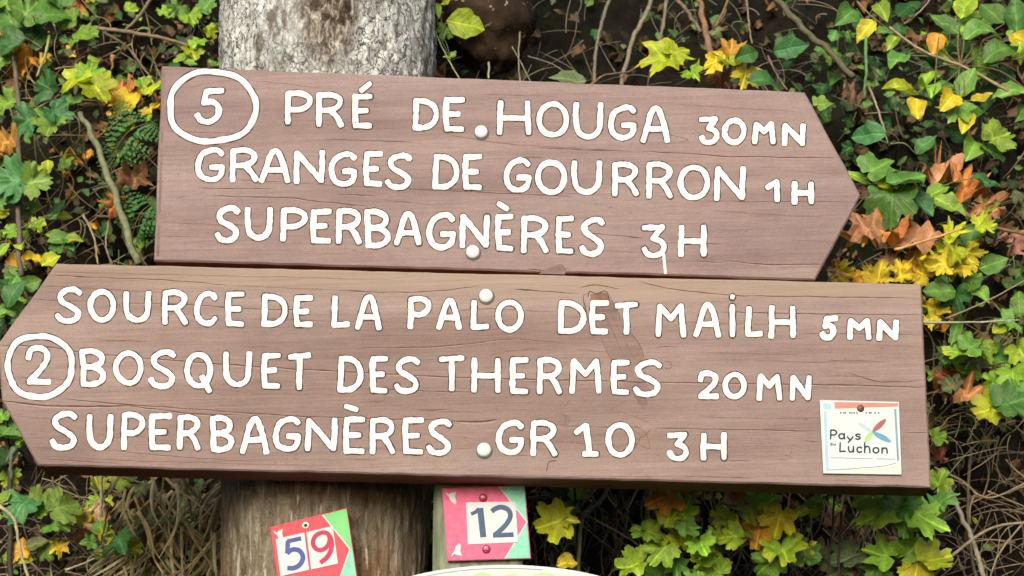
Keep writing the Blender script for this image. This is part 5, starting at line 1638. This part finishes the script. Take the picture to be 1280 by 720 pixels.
twig('pale horizontal twig inside the shrub', [(1230, 82, .26), (1256, 76, .25), (1290, 70, .24)], .0015, .0012, (.16, .15, .09), GT)
twig('pale stalk leaning beside the pointed leaves', [(1086, 108, .3), (1098, 140, .27), (1112, 182, .24)], .0016, .0018, (.22, .19, .14), GT)
twig('tan leaf stalk over the brown leaves', [(1118, 312, .12), (1160, 300, .12), (1202, 286, .13)], .0018, .0014, (.42, .24, .09), GT)
twig('curved brown vine at right under the ivy cluster', [(1196, 252, .19), (1220, 276, .18), (1284, 294, .18)], .0022, .0024, (.13, .09, .045), GT)
twig('straight grey twig beside the lower board right end', [(1154, 403, .10), (1210, 403, .11), (1274, 400, .12)], .0017, .0011, (.24, .25, .19), GT)
twig('thin twig rising right from the lower board top corner', [(1182, 398, .16), (1230, 378, .16), (1290, 346, .18)], .0013, .0011, (.17, .15, .09), GT)
twig('dark stalk through the light green lobed leaves', [(1240, 402, .17), (1226, 430, .18), (1206, 462, .2)], .0012, .001, (.07, .08, .04), GT)
twig('pale grey stalk rising from bottom right, thickest there', [(1180, 594, .22), (1200, 640, .2), (1218, 680, .19), (1232, 730, .18)], .0032, .0036, (.18, .165, .12), GT)
twig('long brown twig crossing the bottom right corner', [(1166, 720, .17), (1196, 690, .17), (1240, 660, .17), (1290, 652, .18)], .0024, .0018, (.17, .145, .10), GT)
twig('thin twig right of the lower board bottom corner', [(1168, 584, .26), (1200, 600, .24), (1236, 622, .24), (1290, 600, .24)], .0016, .0012, (.2, .16, .10), GT)
twig('dark upright stalk at bottom right', [(1214, 560, .3), (1210, 620, .27), (1214, 690, .24), (1222, 730, .23)], .0022, .0026, (.08, .065, .045), GT)
twig('fine twig slanting in bottom right corner', [(1290, 640, .22), (1250, 690, .2), (1236, 728, .2)], .0014, .0012, (.19, .16, .11), GT)
twig('grey forked stick right of tile 12', [(766, 600, .24), (750, 628, .22), (728, 650, .2), (722, 730, .18)], .0032, .003, (.15, .16, .12), GT)
twig('pale horizontal stick right of tile 12', [(660, 622, .26), (690, 622, .25), (724, 640, .22)], .002, .0018, (.24, .22, .15), GT)
twig('thin stick running from the forked one to lower right', [(724, 640, .21), (770, 664, .22), (810, 688, .23)], .0016, .0013, (.18, .165, .12), GT)
twig('dark upright stalk just right of tile 12', [(718, 604, .2), (719, 650, .2), (722, 700, .2)], .0015, .0015, (.03, .03, .02), GT)
twig('pale stalk in front of the yellow leaf below GR 10', [(837, 604, .17), (838, 660, .17), (837, 730, .17)], .0016, .0016, (.30, .30, .15), GT)
twig('green stalk bulging at its end under the lower board', [(811, 596, .24), (812, 630, .22), (808, 650, .21)], .0024, .0026, (.11, .16, .07), GT)
twig('black thin stalk left of the white plate below the board', [(1043, 612, .16), (1040, 660, .16), (1034, 730, .16)], .0014, .0014, (.025, .02, .015), GT)
twig('second dark stalk right of the black thin one', [(1052, 640, .17), (1048, 690, .17), (1050, 730, .17)], .0016, .0016, (.035, .03, .02), GT)
twig('leaning dark stalk near the pink brown leaf', [(1016, 612, .19), (1010, 650, .19), (996, 680, .2)], .0013, .0012, (.04, .035, .025), GT)
twig('pale curved stalk at bottom left corner', [(0, 632, .26), (18, 650, .25), (26, 690, .24), (36, 724, .23)], .0024, .002, (.26, .24, .13), GT)
twig('pale upright stem between the blue green leaves and dry grass', [(126, 594, .28), (127, 620, .28), (126, 646, .28)], .0024, .0024, (.32, .30, .2), GT)
twig('dark red stalk of the three leaf shoot', [(135, 630, .26), (131, 656, .26), (126, 680, .26)], .0014, .0012, (.10, .02, .015), GT)
twig('dark vertical stalk at the left of lower board point', [(6, 480, .32), (10, 560, .31), (14, 620, .30), (12, 730, .29)], .003, .004, (.035, .03, .022), GT)
twig('grey green stalk under the point of the lower board', [(18, 560, .22), (14, 580, .22), (16, 600, .23)], .003, .0026, (.10, .11, .085), GT)
twig('slim green stem of the sprout beside the trunk top', [(544, 40, .21), (556, 66, .2), (575, 100, .19)], .0012, .0012, (.18, .2, .08), GT)
twig('pale stalk at lower left among the litter', [(82, 712, .26), (100, 706, .25), (118, 698, .25)], .0016, .0012, (.28, .25, .17), GT)

# ------------------------------------------------------------------ stuff: litter, ground cover, dry grass
def density(px, py):
    """how leafy the bank is at that place"""
    if py < 130 and 560 < px < 800: return 0.10
    if py < 130 and 800 <= px < 1060: return 0.28
    if px > 1060 and py < 200: return 0.8
    if py > 590 and 660 < px < 800: return 0.35
    if px > 1180 and 540 < py: return 0.15
    if px < 60 and py > 520: return 0.4
    if px < 210 and py < 340: return 0.75
    return 0.7


def scatter():
    r = random.Random(5)
    lit = MB(); cov = MB(); gr = MB(); fine = MB()
    # leaf litter lying on the bank
    for _ in range(5200):
        x = r.uniform(-1.25, 1.25); z = r.uniform(1.4, 2.95)
        y = bankY(x, z)
        px, py = to_px((x, y, z))
        inside = -80 < px < 1360 and -80 < py < 800
        if not inside and r.random() < .3: continue
        hidden = 215 < px < 1000 and 130 < py < 590
        if hidden and r.random() < .85: continue
        d = density(px, py)
        if r.random() > d + .25: continue
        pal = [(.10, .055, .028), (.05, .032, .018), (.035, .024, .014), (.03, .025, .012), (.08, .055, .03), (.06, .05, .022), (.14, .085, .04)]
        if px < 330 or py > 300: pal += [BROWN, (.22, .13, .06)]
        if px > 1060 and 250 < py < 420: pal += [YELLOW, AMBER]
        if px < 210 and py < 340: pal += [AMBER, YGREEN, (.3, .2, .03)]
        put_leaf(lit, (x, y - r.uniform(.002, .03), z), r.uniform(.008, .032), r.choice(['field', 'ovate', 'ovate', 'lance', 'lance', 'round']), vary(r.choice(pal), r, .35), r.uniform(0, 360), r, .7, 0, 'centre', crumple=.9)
    # small living leaves close to the bank
    for _ in range(14500):
        x = r.uniform(-1.4, 1.4); z = r.uniform(1.4, 2.95)
        y = bankY(x, z)
        px, py = to_px((x, y, z))
        if not (-500 < px < 1780 and -140 < py < 840): continue
        hidden = 215 < px < 1000 and 130 < py < 590
        if hidden and r.random() < .9: continue
        d = density(px, py)
        cl = fbm(x * 5.5, 1.3, z * 5.5, 2)
        if r.random() > d * (0.55 + 0.9 * cl) : continue
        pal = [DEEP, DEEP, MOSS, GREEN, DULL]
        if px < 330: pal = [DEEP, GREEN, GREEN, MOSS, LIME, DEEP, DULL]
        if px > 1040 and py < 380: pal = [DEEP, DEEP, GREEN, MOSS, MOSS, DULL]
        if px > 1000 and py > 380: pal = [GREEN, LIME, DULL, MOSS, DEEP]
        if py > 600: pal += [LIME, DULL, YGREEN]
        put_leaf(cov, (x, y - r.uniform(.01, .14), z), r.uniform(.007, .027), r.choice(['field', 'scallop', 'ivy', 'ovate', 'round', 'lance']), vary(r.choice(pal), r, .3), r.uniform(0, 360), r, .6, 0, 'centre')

    def blade(mb, P, ang, L, bend, w, col):
        n = 7
        pts = []
        a = R(ang)
        p = Vector(P); dv = Vector((math.cos(a), r.uniform(-.35, .1), math.sin(a))).normalized()
        for i in range(n + 1):
            pts.append(p.copy())
            dv = (dv + Vector((bend * r.uniform(.3, 1) , r.uniform(-.1, .1), -abs(bend) * .4 + r.uniform(-.1, .1))) * .35).normalized()
            p = p + dv * (L / n)
        vs = []; fs = []
        for i, q in enumerate(pts):
            t = (pts[min(i + 1, n)] - pts[max(i - 1, 0)]).normalized()
            s = t.cross(Vector((0.1, -1, .25))).normalized()
            ww = w * (1 - (i / n) ** 2 * .85)
            vs += [q - s * ww + Vector((0, ww * .4, 0)), q + Vector((0, -ww * .3, 0)), q + s * ww + Vector((0, ww * .4, 0))]
        for i in range(n):
            for k in range(2):
                fs.append((i * 3 + k, i * 3 + k + 1, i * 3 + 4 + k, i * 3 + 3 + k))
        mb.add(vs, fs, 0, col)
    # dry grass: dense drape left of the trunk foot, looser tufts to the right
    zones = [((150, 300), (590, 715), 230, (205, 320), .04, .11, .0019, [(.25, .22, .12), (.19, .17, .09), (.11, .11, .05), (.33, .30, .19)], .30, .40),
             ((1165, 1290), (395, 560), 150, (0, 360), .02, .06, .0010, [(.19, .15, .06), (.13, .12, .045), (.10, .11, .035), (.22, .18, .09)], .24, .40),
             ((1180, 1290), (540, 720), 90, (0, 360), .04, .11, .0009, [(.12, .095, .06), (.07, .055, .035), (.17, .135, .08)], .22, .42),
             ((660, 1100), (600, 725), 330, (230, 310), .04, .11, .0011, [(.16, .13, .08), (.12, .11, .06), (.23, .20, .12), (.09, .07, .04)], .30, .42),
             ((0, 210), (20, 335), 230, (0, 360), .03, .08, .0008, [(.16, .13, .07), (.11, .08, .04), (.22, .19, .10), (.09, .10, .04)], .34, .46),
             ((560, 1080), (-10, 125), 110, (60, 300), .03, .09, .0008, [(.08, .075, .055), (.06, .055, .04), (.11, .10, .075)], .36, .50),
             ((0, 150), (590, 720), 130, (0, 360), .03, .08, .0010, [(.15, .12, .07), (.2, .17, .1), (.08, .06, .04)], .32, .42),
             ((1060, 1290), (60, 340), 130, (0, 360), .03, .09, .0008, [(.09, .08, .045), (.06, .06, .035), (.13, .11, .07)], .32, .48)]
    for (xr, yr, n, ar, l0, l1, w, pal, y0, y1) in zones:
        for _ in range(n):
            px = r.uniform(*xr); py = r.uniform(*yr)
            P = at(px, py, r.uniform(y0, y1))
            blade(gr, P, r.uniform(*ar), r.uniform(l0, l1), r.uniform(-1.4, 1.4), w * r.uniform(.6, 1.5), vary(r.choice(pal), r, .3))
    tag(lit.build('leaf_litter', M['dryleaf'], origin=(0, .6, 1.4)), 'brown fallen leaf litter covering the dark bank', 'leaf litter', kind='stuff')
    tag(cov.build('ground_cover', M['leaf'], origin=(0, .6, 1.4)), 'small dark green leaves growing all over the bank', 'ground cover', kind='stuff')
    tag(gr.build('dry_grass', M['grass'], origin=(0, .5, 1.4)), 'pale dry grass blades and roots hanging on the bank', 'grass', kind='stuff')


scatter()

for o in S.objects:
    if '_o' in o: del o['_o']
